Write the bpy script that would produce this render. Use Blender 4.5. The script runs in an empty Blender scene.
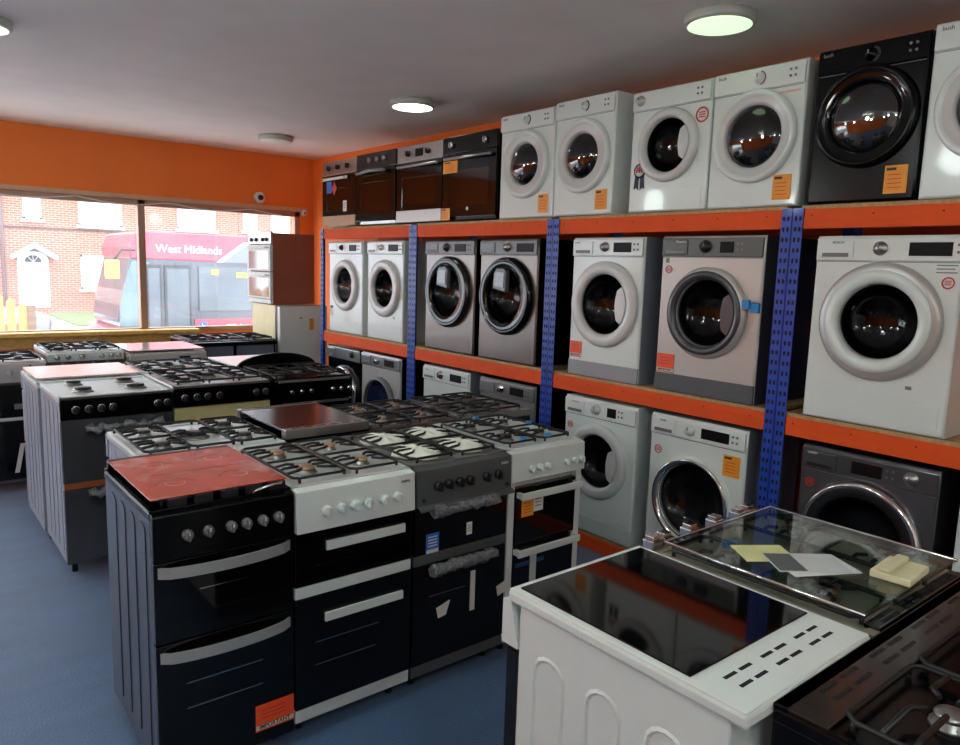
import bpy, bmesh, math, random
from mathutils import Vector, Matrix
random.seed(7)
sc = bpy.context.scene
COL = sc.collection
FLOOR = -0.07
XS = 3.454           # front plane of the racking
YW = 8.405           # inner face of the window wall
CEIL = 2.93
XW = 4.182           # right wall

# ---------------------------------------------------------------- camera
def make_camera():
    yaw, pitch, roll, f = 0.6864, 0.1407, 0.0312, 737.83
    fw = Vector((math.sin(yaw)*math.cos(pitch), math.cos(yaw)*math.cos(pitch), -math.sin(pitch)))
    r = Vector((math.cos(yaw), -math.sin(yaw), 0)); u = r.cross(fw)
    r2 = r*math.cos(roll)+u*math.sin(roll); u2 = -r*math.sin(roll)+u*math.cos(roll)
    cd = bpy.data.cameras.new('camera'); co = bpy.data.objects.new('camera', cd); COL.objects.link(co)
    m = Matrix((( r2.x, u2.x, -fw.x, 0), (r2.y, u2.y, -fw.y, 0), (r2.z, u2.z, -fw.z, 1.7006), (0, 0, 0, 1)))
    co.matrix_world = m
    cd.sensor_fit = 'HORIZONTAL'; cd.sensor_width = 36; cd.lens = 36*f/960
    cd.clip_start = .05; cd.clip_end = 300
    sc.camera = co
make_camera()

# ---------------------------------------------------------------- world, daylight, exposure
SKY = 3.2
w = bpy.data.worlds.new('overcast_sky'); sc.world = w; w.use_nodes = True
nt = w.node_tree; bg = nt.nodes['Background']
tc = nt.nodes.new('ShaderNodeTexCoord'); sx = nt.nodes.new('ShaderNodeSeparateXYZ')
rp = nt.nodes.new('ShaderNodeValToRGB')
rp.color_ramp.elements[0].position = 0; rp.color_ramp.elements[0].color = (.80, .88, 1, 1)
rp.color_ramp.elements[1].position = .8; rp.color_ramp.elements[1].color = (.72, .84, 1, 1)
nt.links.new(tc.outputs['Generated'], sx.inputs[0]); nt.links.new(sx.outputs['Z'], rp.inputs[0])
nt.links.new(rp.outputs[0], bg.inputs['Color']); bg.inputs['Strength'].default_value = SKY
pl = bpy.data.lights.new('window_daylight_portal', 'AREA'); pl.shape = 'RECTANGLE'; pl.size = 7.9; pl.size_y = 1.5
pl.cycles.is_portal = True
po = bpy.data.objects.new('window_daylight_portal', pl); COL.objects.link(po)
po.location = (.1, YW+.30, 1.63); po.rotation_euler = (-math.pi/2, 0, 0)
p2 = bpy.data.lights.new('added_glazing_portal', 'AREA'); p2.shape = 'RECTANGLE'; p2.size = 2.4; p2.size_y = 1.0; p2.cycles.is_portal = True
po2 = bpy.data.objects.new('added_glazing_portal', p2); COL.objects.link(po2); po2.location = (-2.5, YW+.30, .42); po2.rotation_euler = (-math.pi/2, 0, 0)  # guides sky light through the full-height glazing added out of view
FILL_LAMP = 21.0  # strength of the added globe lamps
sc.view_settings.view_transform = 'Standard'; sc.view_settings.look = 'None'
sc.view_settings.exposure = 1.05; sc.view_settings.gamma = 1; sc.view_settings.use_curve_mapping = False

# ---------------------------------------------------------------- materials
def lin(c):
    return tuple(((v/255)/12.92 if v/255 <= .04045 else ((v/255+.055)/1.055)**2.4) for v in c)+(1,)
def mat(name, rgb, rough=.5, metal=0, coat=0, var=.05, scale=12, bump=0, emit=None, es=0, spec=.5):
    m = bpy.data.materials.new(name); m.use_nodes = True; t = m.node_tree; b = t.nodes['Principled BSDF']
    co = t.nodes.new('ShaderNodeTexCoord'); n = t.nodes.new('ShaderNodeTexNoise'); n.inputs['Scale'].default_value = scale
    n.inputs['Detail'].default_value = 4
    t.links.new(co.outputs['Object'], n.inputs['Vector'])
    r = t.nodes.new('ShaderNodeValToRGB'); c = lin(rgb)
    r.color_ramp.elements[0].position = .3; r.color_ramp.elements[1].position = .7
    r.color_ramp.elements[0].color = tuple(v*(1-var) for v in c[:3])+(1,)
    r.color_ramp.elements[1].color = tuple(min(1, v*(1+var)) for v in c[:3])+(1,)
    t.links.new(n.outputs['Fac'], r.inputs[0]); t.links.new(r.outputs[0], b.inputs['Base Color'])
    b.inputs['Roughness'].default_value = rough; b.inputs['Metallic'].default_value = metal
    b.inputs['Coat Weight'].default_value = coat; b.inputs['Coat Roughness'].default_value = .05
    b.inputs['Specular IOR Level'].default_value = spec
    if bump:
        bp = t.nodes.new('ShaderNodeBump'); bp.inputs['Strength'].default_value = bump; bp.inputs['Distance'].default_value = .01
        t.links.new(n.outputs['Fac'], bp.inputs['Height']); t.links.new(bp.outputs[0], b.inputs['Normal'])
    if emit:
        b.inputs['Emission Color'].default_value = lin(emit); b.inputs['Emission Strength'].default_value = es
    return m
def thin_glass(name, tint=(1, 1, 1), ior=1.45, rough=.02, haze=0, base=.0):
    m = bpy.data.materials.new(name); m.use_nodes = True; t = m.node_tree
    for n in list(t.nodes): t.nodes.remove(n)
    o = t.nodes.new('ShaderNodeOutputMaterial'); tr = t.nodes.new('ShaderNodeBsdfTransparent'); tr.inputs[0].default_value = tuple(tint)+(1,)
    g = t.nodes.new('ShaderNodeBsdfGlossy'); g.inputs['Roughness'].default_value = rough
    lw = t.nodes.new('ShaderNodeLayerWeight'); lw.inputs[0].default_value = .5
    fr = t.nodes.new('ShaderNodeMath'); fr.operation = 'POWER'; fr.inputs[1].default_value = 5; t.links.new(lw.outputs['Facing'], fr.inputs[0])
    base = base+((ior-1)/(ior+1))**2
    ad = t.nodes.new('ShaderNodeMath'); ad.operation = 'ADD'; ad.inputs[1].default_value = base; ad.use_clamp = True
    mx = t.nodes.new('ShaderNodeMixShader')
    t.links.new(fr.outputs[0], ad.inputs[0]); t.links.new(ad.outputs[0], mx.inputs[0]); t.links.new(tr.outputs[0], mx.inputs[1]); t.links.new(g.outputs[0], mx.inputs[2])
    last = mx
    if haze:
        tl = t.nodes.new('ShaderNodeBsdfTranslucent'); tl.inputs[0].default_value = (.95, .95, .95, 1)
        no = t.nodes.new('ShaderNodeTexNoise'); no.inputs['Scale'].default_value = 1.3; no.inputs['Detail'].default_value = 5
        c2 = t.nodes.new('ShaderNodeTexCoord'); t.links.new(c2.outputs['Object'], no.inputs['Vector'])
        mr = t.nodes.new('ShaderNodeMapRange'); mr.inputs[1].default_value = .3; mr.inputs[2].default_value = .7; mr.inputs[3].default_value = haze*.6; mr.inputs[4].default_value = haze*1.4
        t.links.new(no.outputs['Fac'], mr.inputs[0])
        m2 = t.nodes.new('ShaderNodeMixShader'); t.links.new(mr.outputs[0], m2.inputs[0]); t.links.new(mx.outputs[0], m2.inputs[1]); t.links.new(tl.outputs[0], m2.inputs[2]); last = m2
    t.links.new(last.outputs[0], o.inputs[0]); return m

WHITE = mat('white_enamel', (218, 225, 221), .28, 0, .3, .015)
WHITEP = mat('white_plastic', (208, 217, 212), .4, 0, 0, .02)
OFFW = mat('white_door_plastic', (205, 204, 202), .3, 0, .2, .03)
BLACK = mat('black_enamel', (4, 4, 6), .2, 0, 0, .1, spec=.22)
BGLASS = mat('black_glass', (6, 6, 7), .05, 0, 0, .1, spec=.4)
BMATT = mat('matt_black_iron', (16, 16, 17), .5, 0, 0, .2)
BPLAST = mat('black_plastic', (20, 20, 22), .38, 0, 0, .1)
STEEL = mat('brushed_steel', (170, 170, 168), .3, .9, 0, .06, 30)
CHROME = mat('chrome', (215, 215, 215), .12, 1, 0, .02)
DCHROME = mat('dark_chrome', (84, 82, 82), .2, .9, 0, .03)
INOX = mat('warm_grey_steel_paint', (112, 102, 96), .3, .65, .1, .03)
INOXL = mat('silver_paint', (188, 184, 180), .36, .35, .1, .02)
GREYP = mat('mid_grey_plastic', (112, 112, 114), .4, .2, 0, .03)
DGREY = mat('dark_grey_enamel', (84, 91, 90), .36, .25, .1, .04)
GRAPH = mat('graphite_paint', (78, 78, 82), .33, .4, .2, .04)
KICK = mat('grey_plinth', (150, 150, 155), .45, 0, 0, .03)
DKICK = mat('slate_plinth', (82, 84, 88), .45, 0, 0, .03)
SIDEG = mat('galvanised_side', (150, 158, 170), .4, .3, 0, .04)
DSIDE = mat('dark_cabinet_side', (58, 66, 84), .32, .3, .2, .06)
DRUM = mat('drum_steel', (62, 62, 64), .45, .5, 0, .1, 60)
RUBBER = mat('grey_rubber', (60, 60, 62), .6)
DISPLAY = mat('display_black', (14, 10, 10), .4, 0, 0, spec=.15)
GLASSD = thin_glass('dark_door_glass', (.42, .42, .44), 1.5, .03, 0, .0)
GLASSC = thin_glass('clear_lid_glass', (.86, .92, .90), 1.5, .02, 0, .03)
GLASSB = mat('blue_door_lens', (30, 38, 78), .1, 0, .8, .15)
LENS = thin_glass('smoked_lens', (.45, .45, .52), 1.5, .04, 0, .08)
ORANGE_B = mat('orange_beam_paint', (228, 84, 28), .62, 0, 0, .06, 8, spec=.25)
BLUE_P = mat('blue_upright_paint', (26, 66, 168), .4, 0, .1, .06, 8)
HOLE = mat('dark_hole', (10, 12, 22), .8)
BOARD = mat('chipboard', (176, 146, 104), .8, 0, 0, .2, 60)
ORWALL = mat('orange_wall_paint', (238, 122, 44), .65, 0, 0, .04, 2)
CEILM = mat('ceiling_plaster', (240, 236, 232), .85, 0, 0, .03, 3, .1)
STK_O = mat('orange_sticker', (244, 84, 30), .5, 0, 0, .03)
STK_Y = mat('amber_sticker', (238, 152, 32), .5, 0, 0, .05)
STK_W = mat('white_sticker', (225, 222, 212), .5)
STK_B = mat('blue_sticker', (40, 110, 190), .5)
INK = mat('dark_ink', (48, 40, 36), .6)
INKG = mat('grey_print', (120, 120, 122), .6)
RED = mat('red_print', (205, 52, 48), .5)
NAVY = mat('navy_print', (26, 30, 58), .5)
TAPE = mat('blue_tape', (50, 140, 205), .4)
GREENS = mat('green_mark', (60, 130, 60), .5)
WOODO = mat('bare_timber', (222, 176, 92), .6, 0, 0, .2, 20)
REDLID = mat('red_film', (176, 66, 50), .24, 0, .3, .22, 6)
PINKF = mat('grate_outline_pink', (206, 128, 112), .4)
t = REDLID.node_tree; b_ = t.nodes['Principled BSDF']; src = b_.inputs['Base Color'].links[0].from_socket
_n = t.nodes.new('ShaderNodeTexNoise'); _n.inputs['Scale'].default_value = 7; _n.inputs['Detail'].default_value = 7; _n.inputs['Distortion'].default_value = 1.2
_c = t.nodes.new('ShaderNodeTexCoord'); t.links.new(_c.outputs['Object'], _n.inputs['Vector'])
_r = t.nodes.new('ShaderNodeMapRange'); _r.inputs[1].default_value = .52; _r.inputs[2].default_value = .75; _r.inputs[4].default_value = .7; t.links.new(_n.outputs['Fac'], _r.inputs[0])
_m = t.nodes.new('ShaderNodeMix'); _m.data_type = 'RGBA'; _m.inputs[7].default_value = lin((206, 160, 156)); t.links.new(_r.outputs[0], _m.inputs[0]); t.links.new(src, _m.inputs[6]); t.links.new(_m.outputs[2], b_.inputs['Base Color'])
CREAM = mat('olive_cream_enamel', (186, 178, 128), .3, 0, .2, .05)
FOAM = mat('white_foam', (232, 232, 218), .9, 0, 0, .03, 30, .3)
BRASS = mat('burner_brass', (186, 150, 120), .35, .7)
SATIN = mat('satin_handle', (165, 166, 164), .38, .35, 0, .04)
BURN = mat('burner_alloy', (150, 148, 145), .35, .8, 0, .1)
CLEARP = mat('crumpled_polythene', (112, 115, 118), .18, 0, .5, .5, 60, 1.0)
BROWN = mat('brown_cabinet_side', (150, 84, 58), .5, .1, 0, .08, 5)
ALU = mat('window_frame_metal', (176, 142, 120), .45, .4)

# ---------------------------------------------------------------- mesh builder
class MB:
    def __init__(s, off=(0, 0, 0)):
        s.bm = bmesh.new(); s.mats = []; s.off = Vector(off)
    def mi(s, m):
        if m not in s.mats: s.mats.append(m)
        return s.mats.index(m)
    def _fin(s, verts, m, M=None, smooth=False):
        fs = set()
        for v in verts:
            if M is not None: v.co = M @ v.co
            for f in v.link_faces: fs.add(f)
        i = s.mi(m)
        for f in fs: f.material_index = i; f.smooth = smooth
    def box(s, x0, x1, y0, y1, z0, z1, m, bev=0, M=None, seg=2):
        r = bmesh.ops.create_cube(s.bm, size=1); vs = r['verts']
        for v in vs:
            v.co = Vector(((x0+x1)/2+v.co.x*(x1-x0), (y0+y1)/2+v.co.y*(y1-y0), (z0+z1)/2+v.co.z*(z1-z0)))
        if bev:
            es = list({e for v in vs for e in v.link_edges})
            r = bmesh.ops.bevel(s.bm, geom=es, offset=bev, segments=seg, affect='EDGES', profile=.5)
            vs = list({v for f in r['faces'] for v in f.verts} | {v for v in vs if v.is_valid})
            al = set(vs)
            for v in list(al):
                for f in v.link_faces: al |= set(f.verts)
            vs = list(al)
        s._fin(vs, m, M); return s
    def loops(s, rings, m, smooth=True, close0=False, close1=False, ringclosed=True):
        R = [[s.bm.verts.new(p) for p in r] for r in rings]; i = s.mi(m); n = len(R[0])
        for a, b in zip(R, R[1:]):
            for k in range(n if ringclosed else n-1):
                q = (a[k], a[(k+1) % n], b[(k+1) % n], b[k])
                try: f = s.bm.faces.new(q); f.material_index = i; f.smooth = smooth
                except ValueError: pass
        for c, r in ((close0, R[0]), (close1, R[-1])):
            if c:
                f = s.bm.faces.new(r); f.material_index = i; f.smooth = False
        return R
    def lathe(s, c, prof, m, axis='y', n=40, cap=True):
        rings = []
        for r, h in prof:
            ring = []
            for k in range(n):
                a = 2*math.pi*k/n; p = (r*math.cos(a), r*math.sin(a))
                ring.append(Vector(c)+(Vector((p[0], h, p[1])) if axis == 'y' else Vector((p[0], p[1], h)) if axis == 'z' else Vector((h, p[0], p[1]))))
            rings.append(ring)
        s.loops(rings, m, True, cap and prof[0][0] > 1e-5, cap and prof[-1][0] > 1e-5); return s
    def cyl(s, p0, p1, r, m, r1=None, n=16):
        p0 = Vector(p0); p1 = Vector(p1); d = (p1-p0).normalized(); a = d.orthogonal().normalized(); b = d.cross(a)
        r1 = r if r1 is None else r1
        rg = [[p+(a*math.cos(2*math.pi*k/n)+b*math.sin(2*math.pi*k/n))*q for k in range(n)] for p, q in ((p0, r), (p1, r1))]
        s.loops(rg, m, True, True, True); return s
    def tube(s, pts, r, m, n=6, closed=False):
        pts = [Vector(p) for p in pts]; N = len(pts); rings = []; prev = None
        for i, p in enumerate(pts):
            if closed: t = pts[(i+1) % N]-pts[i-1]
            else: t = pts[min(i+1, N-1)]-pts[max(i-1, 0)]
            t.normalize()
            a = t.orthogonal().normalized() if prev is None else (prev-t*prev.dot(t)).normalized()
            prev = a; b = t.cross(a)
            rings.append([p+(a*math.cos(2*math.pi*k/n)+b*math.sin(2*math.pi*k/n))*r for k in range(n)])
        if closed: rings.append(rings[0]); s.loops(rings, m, True)
        else: s.loops(rings, m, True, True, True)
        return s
    def prism(s, pts, lo, hi, m, plane='xz'):
        def P(p, h):
            return Vector((p[0], h, p[1])) if plane == 'xz' else Vector((p[0], p[1], h)) if plane == 'xy' else Vector((h, p[0], p[1]))
        R = s.loops([[P(p, lo) for p in pts], [P(p, hi) for p in pts]], m, False, True, True); return s
    def build(s, name, parent=None, loc=None, recalc=True, bevel=0):
        if s.off.length:
            for v in s.bm.verts: v.co += s.off
        bmesh.ops.remove_doubles(s.bm, verts=s.bm.verts, dist=1e-6)
        if recalc: bmesh.ops.recalc_face_normals(s.bm, faces=s.bm.faces)
        me = bpy.data.meshes.new(name); s.bm.to_mesh(me); s.bm.free()
        for m in s.mats: me.materials.append(m)
        o = bpy.data.objects.new(name, me); COL.objects.link(o)
        if parent is not None: o.parent = parent
        if loc is not None: o.location = loc
        if bevel:
            b = o.modifiers.new('edge_bevel', 'BEVEL'); b.width = bevel; b.segments = 2; b.limit_method = 'ANGLE'
        return o
def tag(o, label, cat, group=None, kind=None):
    o['label'] = label; o['category'] = cat
    if group: o['group'] = group
    if kind: o['kind'] = kind
    return o
def struct(mb, name, **k):
    o = mb.build(name, **k); o['kind'] = 'structure'; return o
def thing(name, label, cat, loc, rz=0, group=None):
    o = bpy.data.objects.new(name, None); COL.objects.link(o); o.location = loc; o.rotation_euler = (0, 0, rz)
    o.empty_display_size = .1
    return tag(o, label, cat, group)
def lab(o, t): o['label'] = t; return o
def text(name, s, size, loc, m, parent=None, rot=(math.pi/2, 0, 0), ext=.0006, off=0, align='LEFT'):
    cu = bpy.data.curves.new(name, 'FONT'); cu.body = s; cu.size = size; cu.extrude = ext; cu.offset = off; cu.align_x = align
    o = bpy.data.objects.new(name, cu); COL.objects.link(o)
    dg = bpy.context.evaluated_depsgraph_get(); me = bpy.data.meshes.new_from_object(o.evaluated_get(dg))
    bpy.data.objects.remove(o); me.name = name
    me.materials.clear(); me.materials.append(m)
    t = bpy.data.objects.new(name, me); COL.objects.link(t)
    if parent is not None: t.parent = parent
    t.location = loc; t.rotation_euler = rot; return t
def copy_tree(o, parent=None):
    c = o.copy(); COL.objects.link(c)
    if parent is not None: c.parent = parent
    for ch in list(o.children): copy_tree(ch, c)
    return c
PI = math.pi

# ================================================================ ROOM SHELL
carpet = bpy.data.materials.new('blue_carpet'); carpet.use_nodes = True
t = carpet.node_tree; b = t.nodes['Principled BSDF']; co = t.nodes.new('ShaderNodeTexCoord')
n1 = t.nodes.new('ShaderNodeTexNoise'); n1.inputs['Scale'].default_value = 160; n1.inputs['Detail'].default_value = 3
n2 = t.nodes.new('ShaderNodeTexNoise'); n2.inputs['Scale'].default_value = 2.2; n2.inputs['Detail'].default_value = 5
mp = t.nodes.new('ShaderNodeMapping'); mp.inputs['Scale'].default_value = (1.0, 3.2, 1)
t.links.new(co.outputs['Object'], n1.inputs['Vector']); t.links.new(co.outputs['Object'], mp.inputs[0]); t.links.new(mp.outputs[0], n2.inputs['Vector'])
ra = t.nodes.new('ShaderNodeValToRGB'); ra.color_ramp.elements[0].position = .3; ra.color_ramp.elements[1].position = .7
ra.color_ramp.elements[0].color = lin((44, 82, 122)); ra.color_ramp.elements[1].color = lin((64, 110, 156))
mx = t.nodes.new('ShaderNodeMix'); mx.data_type = 'RGBA'; mx.blend_type = 'MULTIPLY'; mx.inputs[0].default_value = .6
rb = t.nodes.new('ShaderNodeValToRGB'); rb.color_ramp.elements[0].position = .35; rb.color_ramp.elements[0].color = (.6, .6, .6, 1); rb.color_ramp.elements[1].position = .65; rb.color_ramp.elements[1].color = (1, 1, 1, 1)
t.links.new(n1.outputs['Fac'], ra.inputs[0]); t.links.new(n2.outputs['Fac'], rb.inputs[0])
t.links.new(ra.outputs[0], mx.inputs[6]); t.links.new(rb.outputs[0], mx.inputs[7]); t.links.new(mx.outputs[2], b.inputs['Base Color'])
b.inputs['Roughness'].default_value = .55; b.inputs['Sheen Weight'].default_value = .35; b.inputs['Specular IOR Level'].default_value = .7
bp = t.nodes.new('ShaderNodeBump'); bp.inputs['Strength'].default_value = .5; bp.inputs['Distance'].default_value = .004
t.links.new(n1.outputs['Fac'], bp.inputs['Height']); t.links.new(bp.outputs[0], b.inputs['Normal'])

X0, Y0 = -4.2, -3.4
WB, WT = .90, 2.30     # window opening bottom / top
WL, WR = -3.6, 4.02
struct(MB().box(X0-.15, XW+.15, Y0-.15, YW+.3, FLOOR-.15, FLOOR, carpet), 'floor')
struct(MB().box(X0-.15, XW+.15, Y0-.15, YW+.3, CEIL, CEIL+.15, CEILM), 'ceiling')
struct(MB().box(XW, XW+.15, Y0, YW+.3, FLOOR, CEIL, ORWALL), 'wall_right')
struct(MB().box(X0-.15, X0, Y0, YW+.3, FLOOR, CEIL, ORWALL), 'wall_left')
struct(MB().box(X0, XW, Y0-.15, Y0, FLOOR, CEIL, CEILM), 'wall_back')
wf = MB()
wf.box(-1.4, XW, YW, YW+.3, FLOOR, WB, ORWALL).box(X0, WL, YW, YW+.3, FLOOR, WB, ORWALL).box(X0, XW, YW, YW+.3, WT, CEIL, ORWALL)  # wall left open to the floor at far left, added to admit daylight
wf.box(X0, WL, YW, YW+.3, WB, WT, ORWALL).box(WR, XW, YW, YW+.3, WB, WT, ORWALL)
struct(wf, 'wall_front')
fr = MB()
fy0, fy1 = YW+.02, YW+.10
fr.box(WL, WR, fy0, fy1, WT-.06, WT, ALU, .004).box(WL, WR, fy0, fy1, WB, WB+.05, ALU, .004)
for x in (WL+.03, -1.4, .35-.0, 2.22, WR-.03):
    if x == .35: continue
    fr.box(x-.035, x+.035, fy0, fy1, WB, WT, ALU, .004)
struct(fr, 'window_1')
PANE = thin_glass('shop_window_glass', (.98, .99, .99), 1.45, .01, .045)
gl = MB().box(WL, -1.4, YW+.055, YW+.061, FLOOR+.1, WB, PANE).box(WL, WR, YW+.055, YW+.061, WB, WT, PANE).build('pane', None); gl['kind'] = 'structure'; gl.name = 'window_2'  # the full-height pane at far left is added for more daylight
struct(MB().box(-1.4, 2.75, YW-.16, YW+.02, WB+.0, WB+.04, WOODO, .006).box(-1.4, 2.75, YW-.03, YW+.015, WB-.12, WB, WOODO), 'trim_1')
struct(MB().box(WL, 4.1, YW-.02, YW, WT-.0, WT+.045, mat('pale_head_trim', (196, 160, 132), .5)), 'trim_2')
o = MB().tube([(-.2+i*.12, YW-.035, WT-.01-.05*abs(math.sin(i*.42))) for i in range(34)], .005, WHITEP).build('cable')
tag(o, 'thin white cable looping loosely along the head of the shop window', 'cable')

# ---------------------------------------------------------------- ceiling lamps and added globe lamps
FILL_GLOBE = mat('added_lit_globe', (240, 240, 236), .5, emit=(238, 252, 248), es=FILL_LAMP)
def lamp(x, y, es, label, col=(225, 255, 215)):
    r = thing('ceiling_light', label, 'ceiling light', (x, y, CEIL), 0, 'round ceiling lights')
    MB().lathe((0, 0, 0), [(.168, 0), (.168, -.035), (.160, -.045), (.145, -.045)], mat('lamp_rim', (190, 190, 184), .45), 'z', 48).build('rim', r)
    em = mat('lamp_diffuser', (235, 240, 230), .5, emit=col, es=es)
    MB().lathe((0, 0, 0), [(.150, -.030), (.150, -.046), (.13, -.050), (.0, -.052)], em, 'z', 48).build('diffuser', r)
lamp(3.22, 2.20, .62, 'round ceiling light with greenish glow above the white dryers, largest in view', (200, 240, 190))
lamp(3.24, 4.86, 3.0, 'round ceiling light, lit white, the middle one above the ovens', (245, 255, 240))
lamp(3.17, 7.18, .0, 'small unlit round ceiling light nearest the window wall', (255, 250, 245))
lamp(.50, 4.92, .5, 'round ceiling light cut off by the left edge of the photo', (255, 250, 240))
for (x, y) in ((.5, 2.2), (.5, -.5), (1.6, -2.0), (-2.2, 2.2), (-2.2, -.5), (-2.2, 4.9), (-2.2, 7.15), (-1.0, 6.2)):  # globe lamps added out of view to brighten the room
    r = thing('added_globe_lamp', 'white globe lamp on a short stem, added out of view to light the shop', 'added lamp', (x, y, CEIL), 0, 'globe lamps added out of view')
    MB().cyl((0, 0, 0), (0, 0, -.17), .012, WHITEP).lathe((0, 0, 0), [(.06, 0), (.055, -.02), (0, -.022)], WHITEP, 'z', 24).build('stem', r)
    MB().lathe((0, 0, -.29), [(.001, .13)]+[(.13*math.sin(PI*k/14), .13*math.cos(PI*k/14)) for k in range(1, 14)]+[(.001, -.13)], FILL_GLOBE, 'z', 24).build('globe', r)

# ================================================================ OUTSIDE
def brickmat():
    m = bpy.data.materials.new('red_brick'); m.use_nodes = True; t = m.node_tree; b = t.nodes['Principled BSDF']
    co = t.nodes.new('ShaderNodeTexCoord'); mp = t.nodes.new('ShaderNodeMapping'); mp.inputs['Rotation'].default_value = (PI/2, 0, 0)
    br = t.nodes.new('ShaderNodeTexBrick'); br.inputs['Scale'].default_value = 1; br.inputs['Brick Width'].default_value = .23; br.inputs['Row Height'].default_value = .078
    br.inputs['Mortar Size'].default_value = .009
    br.inputs['Color1'].default_value = lin((172, 84, 62)); br.inputs['Color2'].default_value = lin((188, 100, 76)); br.inputs['Mortar'].default_value = lin((190, 160, 140))
    t.links.new(co.outputs['Object'], mp.inputs[0]); t.links.new(mp.outputs[0], br.inputs['Vector']); t.links.new(br.outputs['Color'], b.inputs['Base Color'])
    b.inputs['Roughness'].default_value = .9
    return m
BRICK = brickmat()
ROAD = mat('asphalt', (120, 122, 126), .9, 0, 0, .1, 6)
PAVE = mat('pavement', (200, 196, 188), .9, 0, 0, .06, 4)
GRASS = mat('lawn_green', (110, 128, 70), .95, 0, 0, .25, 8)
UPVC = mat('window_upvc', (235, 236, 238), .4)
OGLASS = mat('house_window_glass', (205, 212, 218), .15, 0, .5, .15, 3)
NET = mat('house_curtain', (225, 226, 226), .7, 0, 0, .08, 3)
G2 = -.55
struct(MB().box(-30, 45, YW+.3, 13, G2-.3, G2+.12, PAVE), 'trim_3')
struct(MB().box(-30, 45, 13, 23, G2-.3, G2, ROAD), 'trim_4')
struct(MB().box(-30, 45, 23, 30, G2-.3, G2+.15, PAVE), 'trim_5')
o = MB().box(4.6, 16, 24.5, 29.6, G2+.15, G2+.22, GRASS, .02).build('front_lawn'); tag(o, 'strip of green lawn in front of the brick terrace across the road', 'lawn', kind='stuff')

def sash(parent, x0, x1, z0, z1, y, bars=1):
    f = MB()
    T = .07
    f.box(x0, x1, y-.06, y+.02, z1-T, z1, UPVC).box(x0, x1, y-.06, y+.02, z0, z0+T, UPVC).box(x0, x0+T, y-.06, y+.02, z0, z1, UPVC).box(x1-T, x1, y-.06, y+.02, z0, z1, UPVC)
    f.box(x0-.08, x1+.08, y-.12, y, z0-.1, z0, UPVC)
    for k in range(1, bars+1):
        x = x0+(x1-x0)*k/(bars+1); f.box(x-.03, x+.03, y-.055, y, z0, z1, UPVC)
    f.box(x0, x1, y-.05, y, z0+(z1-z0)*.62, z0+(z1-z0)*.62+.05, UPVC)
    w = f.build('window', parent)
    MB().box(x0+.03, x1-.03, y-.03, y-.01, z0+.03, z1-.03, NET).build('pane', w)
def house(x0, x1, label, wins, door=None):
    r = thing('brick_house', label, 'house', (0, 30, G2+.15), 0, 'brick terrace across the road')
    z = -(G2+.15)
    MB().box(x0, x1, 0, 7, 0, 6.2, BRICK).build('wall', r)
    MB().prism([(-.3, 6.2), (3.5, 8.6), (7.3, 6.2)], x0, x1, mat('slate_roof', (92, 92, 98), .8), 'yz').build('roof', r)
    MB().box(x0+.02, x1-.02, -.03, 0, 2.56+z, 2.64+z, mat('dark_course', (90, 66, 60), .8)).build('string_course', r)
    for a in wins: sash(r, a[0], a[1], a[2]+z, a[3]+z, 0, a[4])
    if door:
        a, c, z0, z1 = door
        pts = [(a, z0+z), (c, z0+z), (c, z1-.42+z)]+[((a+c)/2+(c-a)/2*math.cos(k*PI/10), z1-.42+z+.30*math.sin(k*PI/10)) for k in range(1, 10)]+[(a, z1-.42+z)]
        d = MB().prism(pts, -.08, .02, UPVC).build('front_door', r); lab(d, 'white arched front door')
        fan = [((a+c)/2+.26*math.cos(k*PI/10), z1-.5+z+.24*math.sin(k*PI/10)) for k in range(11)]
        f = MB().prism(fan, -.09, -.075, mat('fanlight_glass', (60, 60, 66), .3))
        for k in (3, 5, 7):
            q = k*PI/10
            f.tube([((a+c)/2, -.095, z1-.5+z), ((a+c)/2+.26*math.cos(q), -.095, z1-.5+z+.24*math.sin(q))], .012, UPVC)
        f.build('fanlight', d)
        m = (a+c)/2; zz = z1-.28+z; hw = (c-a)/2+.2
        MB().prism([(m-hw, zz), (m, zz+.42), (m+hw, zz), (m+hw, zz-.12), (m, zz+.28), (m-hw, zz-.12)], -.7, 0, mat('canopy', (205, 205, 205), .6)).build('door_canopy', r)
    return r
house(-6, 3.35, 'brick terraced house at the far left edge of the shop window', [(-4, -2.6, 2.9, 4.1, 1)])
house(3.37, 7.95, 'brick terraced house with an arched white door under a pointed canopy', [(4.07, 4.62, 2.90, 4.0, 0), (5.78, 7.2, 2.78, 4.0, 1), (5.78, 6.95, .50, 1.72, 1)], (3.82, 4.76, -.14, 1.92))
house(7.97, 11.6, 'brick terraced house seen above the bus roof with one wide upper window', [(9.2, 10.67, 2.84, 4.0, 1)])
house(11.62, 24, 'brick terraced house furthest right, beside the hanging oven', [(11.8, 12.4, 2.9, 4.0, 0), (13.0, 14.6, 2.9, 4.0, 1)])
o = MB().cyl((3.42, 29.9, G2+.15), (3.42, 29.9, 5.7), .05, mat('downpipe_grey', (110, 90, 86), .6)).build('drainpipe'); tag(o, 'dark vertical drainpipe on the brick house left of the arched door', 'drainpipe')
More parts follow.
